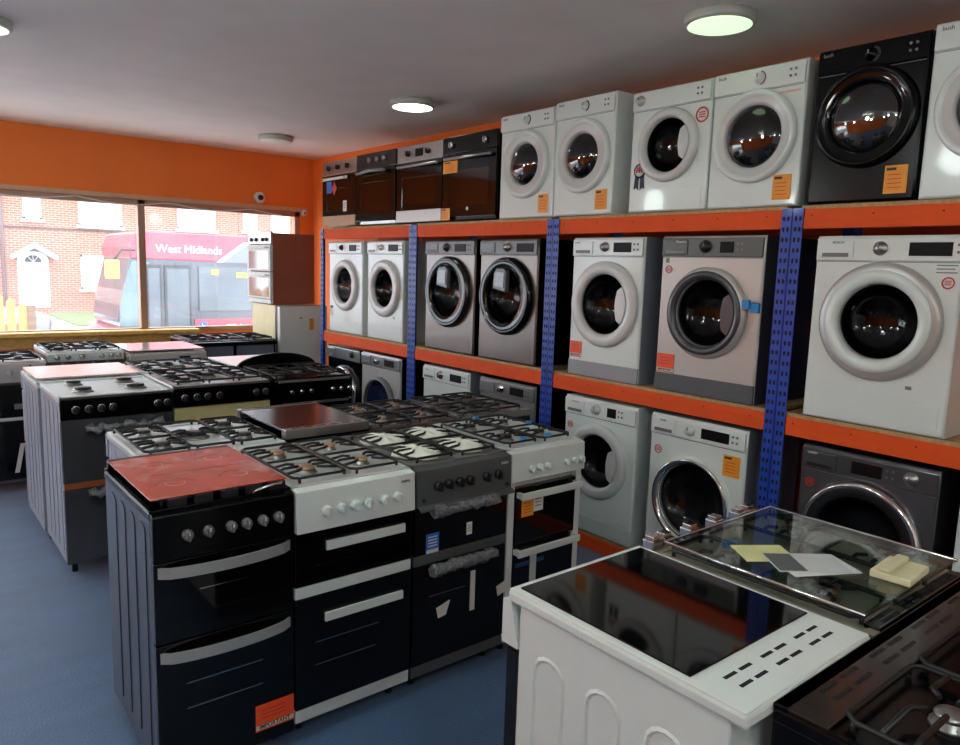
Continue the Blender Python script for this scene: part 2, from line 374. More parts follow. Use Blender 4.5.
# fence
fe = thing('picket_fence', 'orange timber garden fence at the lower left of the shop window', 'fence', (1.9, 14, G2+.12))
FW = mat('orange_fence_timber', (214, 150, 70), .7, 0, 0, .15, 10)
for k in range(14):
    x = -.08-k*.16; h = 1.36+.12*abs(math.sin(k*.5))+.02*k
    MB().prism([(x-.06, 0), (x+.06, 0), (x+.06, h-.08), (x, h), (x-.06, h-.08)], -.02, .02, FW).build('picket', fe)
MB().box(-2.3, .1, .02, .06, .9, 1.0, FW).box(-2.3, .1, .02, .06, .3, .4, FW).build('rail', fe)
MB().box(-.02, .1, -.05, .07, 0, 1.3, mat('fence_post_timber', (120, 90, 60), .8)).build('post', fe)
# parked car sliver
cr = thing('parked_car', 'parked silver car partly seen over the orange fence at the left edge', 'car', (-1.2, 19, G2))
CARP = mat('car_silver', (150, 155, 165), .25, .6, .4)
MB().prism([(0, .35), (4.2, .35), (4.25, .8), (4.05, .95), (3.2, 1.05), (2.6, 1.5), (1.0, 1.5), (.3, 1.0), (0, .9)], 0, 1.7, CARP).build('body', cr, bevel=.06)
MB().prism([(3.05, 1.05), (2.56, 1.43), (1.85, 1.43), (1.85, 1.05)], -.01, .02, BGLASS).prism([(1.75, 1.05), (1.75, 1.43), (1.05, 1.43), (.5, 1.05)], -.01, .02, BGLASS).build('side_window', cr)
for x in (.85, 3.4):
    MB().lathe((x, 0, .33), [(.0, -.03), (.2, -.03), (.33, 0), (.33, .2), (0, .2)], BPLAST, 'y', 24).build('wheel', cr)

# bus
def bus():
    Y = 17.5; B = G2
    r = thing('bus', 'red single-decker bus passing the shop window with cream lettering', 'bus', (3.95, Y, B))
    RB = mat('bus_crimson', (200, 22, 52), .3, 0, .4, .03); DG = mat('bus_grey_glass_band', (56, 60, 68), .3, .1, .3, .1, 2)
    BG = mat('bus_window_glass', (60, 72, 78), .08, 0, .4, .3, 1.2); SIL = mat('bus_silver', (104, 110, 126), .35, .3)
    L = 9.5
    # local: x along bus (front at 0), y depth, z up
    prof = [(.28, .30), (.12, .9), (.18, 1.3), (.42, 2.3), (.55, 2.72), (.75, 2.78)]
    pts = [(x, z) for x, z in prof]+[(L, 2.78), (L, .30)]
    MB().prism(pts, 0.02, 2.45, DG).build('body', r, bevel=.05)
    MB().prism([(.40, 2.22), (.36, 2.45), (.50, 2.76), (.7, 2.82), (L, 2.82), (L, 2.20), (2.0, 2.20)], -.02, 2.49, RB).build('roof_band', r, bevel=.03)
    MB().prism([(2.40, 2.19), (3.05, 2.66), (8.9, 2.66), (8.9, 2.19)], -.035, -.01, SIL).build('silver_panel', r)
    MB().prism([(2.28, 2.19), (2.41, 2.19), (3.07, 2.68), (2.94, 2.68)], -.04, -.015, UPVC).build('white_stripe', r)
    MB().prism([(.05, .3), (.62, .3), (.62, .66), (.02, .66)], -.02, 2.47, RB).box(1.76, L, -.02, .04, .3, .86, RB).build('skirt', r)
    MB().lathe((.36, 0, .5), [(.0, -.05), (.09, -.05), (.09, 0)], mat('bus_indicator_amber', (250, 170, 20), .3), 'y', 20).build('fog_lamp', r)
    MB().prism([(.14, .74), (.62, .74), (.78, 2.15), (.42, 2.18), (.17, 1.3)], -.015, 2.45, mat('bus_windscreen', (76, 104, 104), .06, 0, .7, .3, 2)).build('windscreen', r)
    # doors
    d = MB()
    for x, xe in ((.70, 1.04), (1.10, 1.68)): d.box(x, xe, -.03, 0, .45, 2.1, BPLAST, .01)
    dd = d.build('door', r)
    g = MB()
    for x, xe in ((.75, .99), (1.15, 1.63)): g.box(x, xe, -.04, -.025, .55, 2.02, BG)
    g.build('door_glass', dd)
    for x0, x1 in ((1.86, 3.1), (3.2, 3.9), (3.97, 4.9), (4.97, 6.4), (6.47, 7.9), (7.97, 9.2)):
        MB().box(x0, x1, -.03, 0, 1.05, 2.08, BG, .01).build('side_window', r)
    MB().box(2.15, 2.32, -.045, -.03, 1.90, 2.02, mat('bus_yellow_notice', (245, 214, 40), .5)).box(2.75, 3.05, -.045, -.03, 1.84, 1.96, mat('bus_yellow_text_panel', (245, 214, 40), .5)).build('window_notice', r)
    mr = MB().box(-.16, .12, -.28, -.16, 1.78, 2.18, mat('bus_mirror_yellow', (245, 215, 70), .4), .03).tube([(.0, -.2, 2.15), (.2, -.1, 2.4), (.5, 0, 2.4)], .03, BPLAST).build('mirror', r); lab(mr, 'yellow bus mirror')
    for x in (3.3, 7.0):
        MB().lathe((x+.3, 0, .45), [(0, -.02), (.25, -.03), (.45, 0), (.45, .3), (0, .3)], BPLAST, 'y', 28).build('wheel', r)
    LT = mat('bus_cream_lettering', (250, 240, 215), .5)
    text('lettering', 'West Midlands', .245, (.93, -.025, 2.38), LT, r, ext=.004, off=.0)
    text('fleet_number', '805-4', .16, (2.50, -.025, .62), LT, r, ext=.004, off=.001)
    s = MB().box(1.84, 2.04, -.03, -.018, .58, .80, mat('bus_badge_blue', (40, 90, 200), .5)).build('wheelchair_badge', r)
    q = MB(); q.tube([(1.94+.05*math.cos(a/12*2*PI), -.034, .66+.05*math.sin(a/12*2*PI)) for a in range(12)], .008, LT, 5, True).tube([(1.92, -.034, .76), (1.92, -.034, .70), (1.98, -.034, .69), (2.00, -.034, .63)], .008, LT, 5)
    q.build('wheelchair_symbol', s)
bus()

# wall fittings
cc = thing('security_camera', 'small white dome security camera above the shop window', 'security camera', (3.50, YW, 2.425))
MB().lathe((0, 0, 0), [(.065, 0), (.065, -.03), (.055, -.045), (.0, -.05)], WHITEP, 'y', 32).build('housing', cc)
MB().lathe((0, -.045, 0), [(.032, 0), (.030, -.02), (.0, -.036)], BPLAST, 'y', 24).build('lens', cc)
sn = thing('sensor', 'little white round alarm sensor on the wall right of the window', 'sensor', (4.06, YW, 2.29))
MB().lathe((0, 0, 0), [(.04, 0), (.04, -.02), (.02, -.035), (.0, -.036)], WHITEP, 'y', 24).build('housing', sn)
MB().box(-.012, .012, -.037, -.03, -.012, .012, INKG).build('lens', sn)

# ================================================================ RACKING
BAY = 1.6293; YA = 6.7527
bayname = ['bay by the window wall', 'bay of the two bronze washers', 'bay of the grey panelled washer', 'bay nearest the camera']
BT = {'top': 2.025, 'middle': 1.022, 'bottom': .022}
BH = .092
RD = .64
def upright(y, side, X, label, rear=False):
    # L-section post, side=+1 flange grows to -Y
    m = MB(); y1 = y-side*.052
    a, b_ = min(y, y1), max(y, y1)
    m.box(X-.012, X-.009, a, b_, 0, 2.03-FLOOR, BLUE_P)
    m.box(X-.012, X+.04, y-.0015, y+.0015, 0, 2.03-FLOOR, BLUE_P)
    for k in range(41):
        z = .04+k*.05
        for off in (.016, .038):
            yy = y-side*off
            m.prism([(yy-.005, z), (yy+.005, z), (yy+.0065, z+.018), (yy, z+.024), (yy-.0065, z+.018)], X-.0128, X-.0115, HOLE, 'yz')
    for k in range(41):
        z = .04+k*.05
        for off in (.006, .026):
            m.box(X+off-.005, X+off+.005, y-.0022, y+.0022, z, z+.02, HOLE)
    o = m.build('rack_upright', None, (0, 0, FLOOR)); tag(o, label, 'shelf upright', 'blue perforated rack uprights')
for k in range(5):
    y = YA-k*BAY
    if k < 4:
        upright(y, 1, XS, 'blue perforated front upright at the window end of the '+bayname[k])
        upright(y, 1, XS+RD, 'blue perforated rear upright at the window end of the '+bayname[k], True)
    if k > 0:
        upright(y+.006+.0, -1, XS, 'blue perforated front upright at the camera end of the '+bayname[k-1])
        upright(y+.006, -1, XS+RD, 'blue perforated rear upright at the camera end of the '+bayname[k-1], True)
for k in range(4):
    ya = YA-k*BAY-.003; yb = YA-(k+1)*BAY+.009
    for lv, z in BT.items():
        fp = XS-.006
        ya2, yb2 = ya-.05, yb+.05
        m = MB().box(fp-.0, fp+.03, yb2, ya2, z-BH, z, ORANGE_B, .003)
        m.box(fp-.0025, fp+.001, yb2, ya2, z-BH+.035, z-BH+.055, ORANGE_B)
        for q in range(6):
            m.cyl((fp-.001, yb2+.08+q*.28, z-.03), (fp+.002, yb2+.08+q*.28, z-.03), .004, HOLE, n=8)
        o = m.build('shelf_beam'); tag(o, 'orange front beam of the %s shelf in the %s' % (lv, bayname[k]), 'shelf beam', 'orange rack beams')
        o = MB().box(XS+RD-.02, XS+RD+.015, yb2, ya2, z-BH, z, ORANGE_B, .003).build('shelf_beam'); tag(o, 'orange rear beam of the %s shelf in the %s' % (lv, bayname[k]), 'shelf beam', 'orange rack beams')
        o = MB().box(XS+.002, XS+RD-.03, yb2-.02, ya2+.02, z, z+.018, BOARD).build('shelf_board'); tag(o, 'chipboard panel of the %s shelf in the %s' % (lv, bayname[k]), 'shelf board', 'chipboard rack shelves')
    if k < 4:
        o = MB().box(XS+RD-.02, XS+RD+.015, yb+.05, ya-.05, 1.37, 1.45, ORANGE_B, .003).build('rear_tie_beam'); tag(o, 'orange tie beam behind the middle row of machines in the %s' % bayname[k], 'shelf beam', 'orange rack beams')

# ================================================================ STICKERS etc (local front plane y<0)
def sticker(parent, kind, x, z, w_, h_, y=-.002):
    """x,z lower-left corner on the front plane"""
    m = MB()
    if kind == 'orange':
        m.box(x, x+w_, y-.001, y, z, z+h_, STK_O).box(x+.002, x+w_-.002, y-.0015, y-.0005, z+h_*.06, z+h_*.22, STK_W)
        txt = (x+w_*.08, y-.002, z+h_*.085)
        for q in (.45, .6, .75): m.box(x+w_*.15, x+w_*(.85-.1*q), y-.002, y-.0005, z+h_*q, z+h_*(q+.04), RED)
    elif kind == 'amber':
        m.box(x, x+w_, y-.001, y, z, z+h_, STK_Y)
        for q in (.2, .35, .5, .65): m.box(x+w_*.15, x+w_*(.8-.1*q), y-.002, y-.0005, z+h_*q, z+h_*(q+.03), RED)
        m.box(x+w_*.08, x+w_*.5, y-.002, y-.0005, z+h_*.82, z+h_*.92, INK)
    elif kind == 'blue':
        m.box(x, x+w_, y-.001, y, z, z+h_, STK_B)
        m.box(x+w_*.05, x+w_*.95, y-.002, y-.0005, z+h_*.03, z+h_*.2, STK_W)
        for q in (.35, .5, .65, .8): m.box(x+w_*.15, x+w_*.85, y-.002, y-.0005, z+h_*q, z+h_*(q+.05), STK_W)
    elif kind == 'white':
        m.box(x, x+w_, y-.001, y, z, z+h_, STK_W)
        for q in (.3, .5, .7): m.box(x+w_*.15, x+w_*.8, y-.002, y-.0005, z+h_*q, z+h_*(q+.06), INKG)
    elif kind == 'ring':
        R_ = w_/2
        m.lathe((x+R_, y, z+R_), [(R_*.78, 0), (R_*.8, -.0015), (R_, -.0015), (R_, 0)], RED, 'y', 28, False)
        for q in (-.35, -.05, .25): m.box(x+R_*.5, x+R_*1.5, y-.0015, y, z+R_*(1+q), z+R_*(1.16+q), RED)
    elif kind == 'energy':
        m.box(x, x+w_, y-.001, y, z, z+h_, STK_W); m.box(x, x+w_, y-.002, y, z+h_*.8, z+h_, NAVY)
        for q, c in enumerate((GREENS, GREENS, STK_Y, STK_O, RED)): m.box(x+w_*.1, x+w_*(.35+.1*q), y-.002, y, z+h_*(.68-.12*q), z+h_*(.75-.12*q), c)
    o = m.build({'ring': 'round_sticker', 'energy': 'energy_label'}.get(kind, 'sticker'), parent)
    if kind == 'orange': text('lettering', 'IMPORTANT', w_*.145, txt, INK, o, off=.0004)
    return o
def rosette(parent, x, z, r, y=-.002):
    m = MB()
    m.prism([(x-r*.75, z-r*.5), (x-.1*r, z-r*.5), (x-r*.15, z-r*2.6), (x-r*.5, z-r*2.25), (x-r*.95, z-r*2.5)], y-.0008, y, NAVY)
    m.prism([(x+r*.1, z-r*.5), (x+.75*r, z-r*.5), (x+r*.95, z-r*2.5), (x+r*.55, z-r*2.25), (x+r*.15, z-r*2.6)], y-.0008, y, NAVY)
    m.lathe((x, y, z), [(r, 0), (r, -.002), (0, -.002)], NAVY, 'y', 28)
    m.lathe((x, y-.001, z), [(r*.76, 0), (r*.76, -.002), (0, -.002)], STK_W, 'y', 28)
    m.box(x-r*.66, x+r*.66, y-.0045, y-.0025, z-r*.05, z+r*.22, RED).box(x-r*.12, x+r*.12, y-.0045, y-.0025, z-r*.3, z+r*.68, RED)
    for sx in (-1, 1):
        m.prism([(x+sx*r*.2, z+r*.28), (x+sx*r*.58, z+r*.3), (x+sx*r*.3, z+r*.62)], y-.0045, y-.0025, NAVY)
        m.prism([(x+sx*r*.2, z-r*.1), (x+sx*r*.64, z-r*.1), (x+sx*r*.5, z-r*.34)], y-.0045, y-.0025, NAVY)
    return m.build('rosette_sticker', parent)

# ================================================================ WASHING MACHINE
def hole_front(m, w_, h_, D, zc, rh, body, side, e=.012, top=True):
    N = 72; angs = [2*PI*k/N for k in range(N)]
    x0, x1, z0, z1 = -w_/2, w_/2, 0, h_
    corners = [math.atan2(z-zc, x) % (2*PI) for x, z in ((x1, z0), (x1, z1), (x0, z1), (x0, z0))]
    for c in corners:
        k = min(range(N), key=lambda i: min(abs(angs[i]-c), 2*PI-abs(angs[i]-c))); angs[k] = c
    def per(a, ins):
        dx, dz = math.cos(a), math.sin(a); t_ = 1e9
        if abs(dx) > 1e-9: t_ = min(t_, ((x1-ins) if dx > 0 else (x0+ins))/dx)
        if abs(dz) > 1e-9: t_ = min(t_, ((z1-ins-zc) if dz > 0 else (z0+ins-zc))/dz)
        return dx*t_, zc+dz*t_
    def per2(a, ins):
        x, z = per(a, 0); return max(x0+ins, min(x1-ins, x)), max(z0+ins, min(z1-ins, z))
    A = [Vector((rh*math.cos(a), .012, zc+rh*math.sin(a))) for a in angs]
    A2 = [Vector((rh*math.cos(a), 0, zc+rh*math.sin(a))) for a in angs]
    Bq = [Vector((per2(a, e)[0], 0, per2(a, e)[1])) for a in angs]
    C1 = [Vector((per2(a, e*.3)[0], e*.3, per2(a, e*.3)[1])) for a in angs]
    C = [Vector((per2(a, 0)[0], e, per2(a, 0)[1])) for a in angs]
    Dn = [Vector((v.x, D, v.z)) for v in C]
    m.loops([A, A2, Bq], body, False)
    m.loops([Bq, C1, C], body, True)
    m.loops([C, Dn], side, False, False, True)

def washer(label, yl, w_, z0, h_, X=XS, D=.55, body=WHITE, side=None, panel=None, ph=.115, zc=.42, R=.2, ri=.14, ring=None, ring2=None,
           glass=GLASSD, door='ring', handle=False, drawer=True, drawer_m=None, dial=(.5, .026), dial_m=None, disp=(.62, .8), dz=.5, buttons=True, plinth=None, plh=.09,
           logo=None, logo_m=None, logo_x=.06, fill=None, name='washing_machine', cat='washing machine', seams=True, group='washing machines on the rack', logo_s=.016):
    side = side or body; panel = panel or body; ring = ring or OFFW
    r = thing(name, label, cat, (X, yl-w_/2, z0), -PI/2, group)
    m = MB(); hole_front(m, w_, h_, D, zc, ri+.012, body, side)
    if seams: m.box(-w_/2+.01, w_/2-.01, -.0006, .002, h_-ph-.003, h_-ph, INKG)
    if body in (WHITE,) and door != 'dryer': m.box(w_/2-.17, w_/2-.03, -.002, .002, .02, .13, body, .001)
    m.build('body', r)
    MB().lathe((0, 0, zc), [(ri+.01, .012), (ri+.002, .02), (ri-.004, .05), (ri+.03, .07), (ri+.05, .09), (ri+.05, .40), (0, .41)], DRUM, 'y', 48, False).build('drum', r)
    # control panel
    x0 = -w_/2+.006; x1 = w_/2-.006; pz0, pz1 = h_-ph+.003, h_-.012
    MB().box(x0, x1, -.012, .0, pz0, pz1, panel, .004).build('control_panel', r)
    if drawer:
        dm = drawer_m or panel
        d = MB().box(x0+.012, x0+.17, -.017, -.011, pz0+.010, pz1-.012, dm, .003)
        d.box(x0+.03, x0+.15, -.0185, -.016, pz0+.016, pz0+.034, BPLAST if dm in (GREYP, INOX, GRAPH) else GREYP, .002)
        d.build('detergent_drawer', r)
    if dial:
        cx = -w_/2+dial[0]*w_; dm = dial_m or OFFW; zz = h_-ph*dz
        q = MB().lathe((cx, -.012, zz), [(dial[1]+.007, 0), (dial[1]+.007, -.004), (dial[1], -.005), (dial[1]*.92, -.024), (0, -.026)], dm, 'y', 28)
        q.box(cx-.003, cx+.003, -.040, -.036, zz, zz+dial[1]*.8, INKG); q.build('dial', r)
    if disp:
        MB().box(-w_/2+disp[0]*w_, -w_/2+disp[1]*w_, -.0145, -.0115, h_-ph*.78, h_-ph*.28, DISPLAY, .001).build('display', r)
    if buttons:
        q = MB(); bx = -w_/2+(disp[1] if disp else .8)*w_+.022
        for i in range(2):
            for j in range(2):
                if bx+i*.025 < w_/2-.02: q.cyl((bx+i*.025, -.012, h_-ph*(.38+.26*j)), (bx+i*.025, -.016, h_-ph*(.38+.26*j)), .006, GREYP, n=10)
        if len(q.bm.verts): q.build('button', r)
        else: q.bm.free()
    if logo: text('logo', logo, logo_s, (-w_/2+logo_x*w_, -.0175 if drawer and logo_x < .25 else -.0125, h_-.036), logo_m or INKG, r)
    # door
    if door == 'ring':
        pr = [(R, 0), (R, -.016), (R-.008, -.028), (R-.02, -.034), (ri+.02, -.036), (ri+.006, -.030), (ri, -.018), (ri-.004, .0)]
        d = MB().lathe((0, -.0, zc), pr, ring, 'y', 64, False)
        if ring2: d.lathe((0, -.0, zc), [((R+ri)/2+.012, -.034), ((R+ri)/2+.010, -.046), (ri+.014, -.042), (ri+.004, -.03), (ri-.002, -.01)], ring2, 'y', 64, False)
    elif door == 'chrome':      # deep chrome rimmed dark door
        d = MB().lathe((0, 0, zc), [(R+.012, 0), (R+.012, -.02), (R, -.04), (R-.008, -.046), (R-.02, -.04)], ring, 'y', 64, False)
        d.lathe((0, 0, zc), [(R-.018, -.041), (ri+.01, -.046), (ri, -.03), (ri, 0)], ring2 or BGLASS, 'y', 64, False)
    elif door == 'dryer':
        d = MB().lathe((0, 0, zc), [(R, 0), (R, -.022), (R-.010, -.034), (R-.024, -.034), (R-.03, -.026)], ring, 'y', 64, False)
        d.lathe((0, 0, zc), [(R-.03, -.026), (ri+.02, -.030), (ri+.004, -.022), (ri, -.004)], ring2 or ring, 'y', 64, False)
    dd = d.build('door', r)
    if door == 'dryer':
        MB().lathe((0, 0, zc), [(ri+.001, -.010), (ri*.93, -.026), (ri*.7, -.046), (ri*.4, -.058), (0, -.062)], glass, 'y', 56, False).build('door_glass', dd)
    else:
        MB().lathe((0, 0, zc), [(ri, -.014), (ri*.95, .010), (ri*.86, .040), (ri*.7, .070), (ri*.45, .092), (ri*.2, .102), (0, .104)], glass, 'y', 56, False).build('door_glass', dd)
    if handle:
        hm = handle if not isinstance(handle, bool) else ring
        a0 = .62; K = 12
        pts = [((ri+.008)*math.cos(-a0+2*a0*i/K), zc+(ri+.008)*math.sin(-a0+2*a0*i/K)) for i in range(K+1)]
        inn = [(ri*.70+ri*.10*math.sin(PI*i/K)*-1+ri*.0, zc+(ri+.008)*math.sin(a0)*(1-2*i/K)*.95) for i in range(1, K)]
        MB().prism(pts+inn, -.040, -.012, hm).build('door_handle', dd, bevel=.004)
    if plinth:
        MB().box(-w_/2+.002, w_/2-.002, -.004, .01, .002, plh, plinth, .002).build('plinth', r)
    for sx in (-1, 1):
        pass
    if fill: fill(r, w_, h_, zc, R, ri)
    return r

# ---- middle row
ZM = 1.043; HM = .865
def f_w1(r, w_, h_, zc, R, ri):
    sticker(r, 'energy', -w_/2+.03, .14, .05, .11)
washer('white washing machine with silvery drum in view, leftmost of the middle shelf', 6.59, .64, ZM, HM, zc=.455, R=.24, ri=.165, disp=(.64, .85), dial=(.42, .02), dial_m=BPLAST, glass=LENS, fill=f_w1)
def f_w2(r, w_, h_, zc, R, ri):
    text('model_print', '8kg', .02, (w_/2-.15, -.003, .2), INKG, r)
washer('white washing machine with dark drum, left of the first post pair, middle shelf', 5.86, .585, ZM, HM, zc=.455, R=.25, ri=.165, disp=(.62, .88), dial=(.42, .022), fill=f_w2)
def samsung(hatch):
    def f(r, w_, h_, zc, R, ri):
        # inner small hatch window on the door
        m = MB().prism([(-.095, zc+.05), (.04, zc+.03), (.045, zc+.17), (.02, zc+.195), (-.06, zc+.195), (-.09, zc+.16)], -.056, -.02, hatch)
        o = m.build('add_hatch', r, bevel=.006)
        MB().prism([(-.075, zc+.07), (.025, zc+.06), (.028, zc+.165), (-.065, zc+.17)], -.060, -.055, mat('hatch_glass', (70, 66, 66), .12, .3, .2)).build('hatch_window', o)  # hatch glass in dark grey
        MB().box(w_/2-.20, w_/2-.05, -.0015, .001, .03, .15, INOX).build('filter_cover', r)
    return f
washer('bronze-grey washing machine with black oval door, left of the two on the middle shelf', 4.945, .635, ZM, HM, body=INOX, side=BLACK, panel=GREYP, zc=.465, R=.262, ri=.185, door='chrome', ring=DCHROME, ring2=BGLASS,
       dial=(.46, .026), dial_m=BPLAST, disp=(.62, .84), logo='SAMSUNG', logo_m=STK_W, logo_x=.06, drawer_m=GREYP, fill=samsung(GREYP), logo_s=.014)
washer('bronze-grey washing machine with black door and pale dial, left of the second blue post pair', 4.25, .615, ZM, HM, body=INOX, side=BLACK, panel=GREYP, zc=.465, R=.262, ri=.185, door='chrome', ring=BGLASS, ring2=BGLASS,
       dial=(.50, .026), dial_m=STEEL, disp=(.66, .94), logo='SAMSUNG', logo_m=STK_W, logo_x=.12, drawer_m=DGREY, fill=samsung(GREYP), logo_s=.014)
def f_h1(r, w_, h_, zc, R, ri):
    sticker(r, 'orange', -w_/2+.012, .115, .10, .10)
washer('white washing machine with grey foot and orange sticker on the middle shelf', 3.315, .565, ZM, HM, zc=.46, R=.262, ri=.185, disp=(.60, .84), dial=(.48, .024), handle=True, plinth=KICK, plh=.095,
       dial_m=STEEL, side=SIDEG, logo='INDESIT', logo_m=INKG, logo_x=.05, fill=f_h1, logo_s=.012)
def f_g(r, w_, h_, zc, R, ri):
    sticker(r, 'orange', -w_/2+.012, .105, .115, .105); sticker(r, 'ring', -w_/2+.03, .66, .045, .045)
    MB().box(-w_/2+.03, -w_/2+.05, -.002, .0, .72, .745, GREENS).build('green_sticker', r)
    m = MB().box(.235, .275, -.052, -.03, zc+.035, zc+.085, TAPE, .004).box(.27, .315, -.03, -.002, zc+.02, zc+.07, TAPE, .004).build('packing_tape', r); lab(m, 'blue tape across the door edge')
washer('silver washing machine with slate-grey panel and blue tape on its door', 2.625, .625, ZM, HM, body=INOXL, side=DSIDE, panel=DGREY, zc=.455, R=.245, ri=.18, ring=INOXL, ring2=GRAPH, disp=(.60, .73), dial=(.46, .028), dial_m=BPLAST,
       handle=GRAPH, plinth=DKICK, plh=.10, drawer_m=DGREY, logo='Hotpoint', logo_m=STK_W, logo_x=.16, fill=f_g, logo_s=.018)
def f_b(r, w_, h_, zc, R, ri):
    sticker(r, 'ring', w_/2-.075, .63, .05, .05)
    MB().box(w_/2-.10, w_/2-.02, -.002, 0, .695, .70, INKG).box(w_/2-.10, w_/2-.03, -.002, 0, .71, .715, INKG).box(w_/2-.10, w_/2-.02, -.002, 0, .725, .73, INKG).build('print_lines', r)
    MB().box(w_/2-.17, w_/2-.145, -.002, 0, .19, .205, INKG).build('badge', r)
washer('large-door white washing machine right of the right-hand blue posts', 1.738, .62, ZM, .855, zc=.475, R=.262, ri=.168, ring=INOXL, ring2=WHITE, disp=(.66, .93), dial=(.47, .024), dial_m=STEEL, logo='BOSCH', logo_m=INK, logo_x=.13, fill=f_b, logo_s=.016)
# ---- lower row
ZL = .043; HL = .862
def chrome_arc(r, w_, h_, zc, R, ri):
    pass
washer('dark washing machine with blue lens door at the window end of the bottom shelf', 6.615, .645, ZL, HL, body=BLACK, side=BLACK, panel=STEEL, zc=.44, R=.235, ri=.205, door='chrome', ring=CHROME, ring2=BGLASS, glass=GLASSB, disp=None, dial=(.78, .024), dial_m=BPLAST, drawer_m=STEEL)
def f_l2(r, w_, h_, zc, R, ri):
    MB().box(.17, .23, -.05, -.046, zc+.0, zc+.04, STK_W).build('door_tag', r)
washer('silver washing machine with blue lens door left of the first blue post pair, bottom shelf', 5.95, .66, ZL, HL, body=INOXL, side=BLACK, panel=STEEL, zc=.42, R=.235, ri=.212, door='chrome', ring=GREYP, ring2=GREYP, glass=GLASSB, disp=(.62, .86), dial=(.42, .028), dial_m=CHROME, drawer_m=STEEL, fill=f_l2)
washer('white washing machine with black door under the left bronze machine', 4.95, .61, ZL, HL, side=SIDEG, zc=.42, R=.215, ri=.17, door='chrome', ring=BPLAST, ring2=BPLAST, disp=(.62, .86), dial=(.42, .026), dial_m=CHROME, logo='8kg', logo_x=.1)
def f_l4(r, w_, h_, zc, R, ri): sticker(r, 'ring', -w_/2+.03, .62, .04, .04)
washer('grey washing machine with dark door under the right bronze machine', 4.21, .60, ZL, HL, body=GREYP, side=BLACK, panel=STEEL, zc=.41, R=.21, ri=.165, door='chrome', ring=BPLAST, ring2=BPLAST, disp=(.58, .82), dial=(.42, .026), dial_m=CHROME, drawer_m=STEEL, fill=f_l4)
def f_l5(r, w_, h_, zc, R, ri): sticker(r, 'ring', -w_/2+.03, .65, .045, .045)
washer('white washing machine behind the front white cooker, bottom shelf', 3.32, .59, ZL, HL, zc=.475, R=.24, ri=.17, disp=(.62, .74), dial=(.47, .028), handle=True, side=WHITEP, logo='Hotpoint', logo_m=RED, logo_x=.12, plinth=WHITEP, plh=.1, fill=f_l5, logo_s=.016)
def f_l6(r, w_, h_, zc, R, ri):
    sticker(r, 'ring', -w_/2+.035, .63, .05, .05); sticker(r, 'amber', w_/2-.13, .60, .10, .115)
    pts = [(.20, -.05, zc-.10), (.23, -.055, zc-.06), (.26, -.03, zc-.02), (.30, -.004, zc+.02), (.305, .1, zc+.06)]
    m = MB().tube(pts, .012, TAPE, 8).build('packing_strap', r); lab(m, 'blue plastic strap hanging off the door')
washer('white washing machine with black door, chrome trim and amber sticker, bottom shelf', 2.625, .615, ZL, HL, side=SIDEG, zc=.405, R=.25, ri=.212, ring=WHITE, ring2=CHROME, glass=GLASSD, disp=(.56, .84), dial=(.44, .026), dial_m=WHITEP, logo='bush', logo_m=INK, logo_x=.12, fill=f_l6, logo_s=.022)
def f_l7(r, w_, h_, zc, R, ri): sticker(r, 'ring', -w_/2+.03, .66, .045, .045)
washer('graphite washing machine with wide chrome door ring under the large-door white one', 1.718, .61, ZL, HL, body=GRAPH, side=BPLAST, panel=GRAPH, zc=.47, R=.262, ri=.195, door='chrome', ring=CHROME, ring2=BPLAST, disp=(.40, .62), dial=(.82, .024), dial_m=STEEL, drawer_m=GRAPH, logo='CANDY', logo_m=STK_W, logo_x=.06, fill=f_l7, logo_s=.014)
washer('white washing machine just entering at the right edge on the bottom shelf', 1.03, .60, ZL, HL, zc=.42, R=.22, ri=.15)
# ---- dryers on top
ZT = 2.046; XD = XS
DR = dict(X=XD, door='dryer', ring=WHITE, ring2=OFFW, glass=LENS, drawer=False, disp=None, buttons=True, name='tumble_dryer', cat='tumble dryer', group='tumble dryers on the top shelf', D=.5, seams=True, logo_m=INK, logo_s=.024)
def f_d(r, w_, h_, zc, R, ri, cm=None):
    x = .02*w_; z = h_-.0575; K = 14; a0 = -1.35
    MB().prism([(x+.034*math.cos(a0+2.7*i/K), z+.034*math.sin(a0+2.7*i/K)) for i in range(K+1)]+[(x+.021*math.cos(-a0-2.7*i/K)-.0, z+.026*math.sin(-a0-2.7*i/K)) for i in range(K+1)], -.0145, -.011, cm or BPLAST).build('dial_scale', r)
    sticker(r, 'amber', w_/2-.13, .03, .095, .12)
washer('white tumble dryer next to the ovens on the top shelf', 4.06, .53, ZT, .70, zc=.355, R=.225, ri=.135, dial=(.52, .020), dial_m=WHITEP, logo='bush', ph=.115, fill=f_d, **DR)
washer('white tumble dryer above the second blue post pair', 3.52, .495, ZT, .715, zc=.36, R=.225, ri=.135, dial=(.52, .020), dial_m=WHITEP, logo='bush', ph=.115, fill=f_d, **DR)
def f_d3(r, w_, h_, zc, R, ri):
    rosette(r, -w_/2+.075, .235, .042); sticker(r, 'ring', w_/2-.095, .455, .08, .08)
    m = MB()
    for q in range(5): m.box(w_/2-.12, w_/2-.06, -.003, .001, .26+q*.012, .265+q*.012, OFFW)
    m.build('vent_slots', r)
d3 = dict(DR); d3.update(door='ring', ring=OFFW, ring2=None, glass=GLASSD)
washer('white tumble dryer with a rosette sticker and round red-edged sticker', 2.895, .525, ZT, .675, zc=.36, R=.20, ri=.148, dial=(.12, .022), dial_m=INOXL, logo=None, ph=.11, handle=True, fill=f_d3, **d3)
def f_d4(r, w_, h_, zc, R, ri):
    f_d(r, w_, h_, zc, R, ri, mat('dark_red_scale', (150, 40, 44), .5))
    MB().box(w_/2-.14, w_/2-.03, -.002, 0,   .535, .543, mat('faint_red_print', (220, 170, 160), .5)).build('print_line', r)
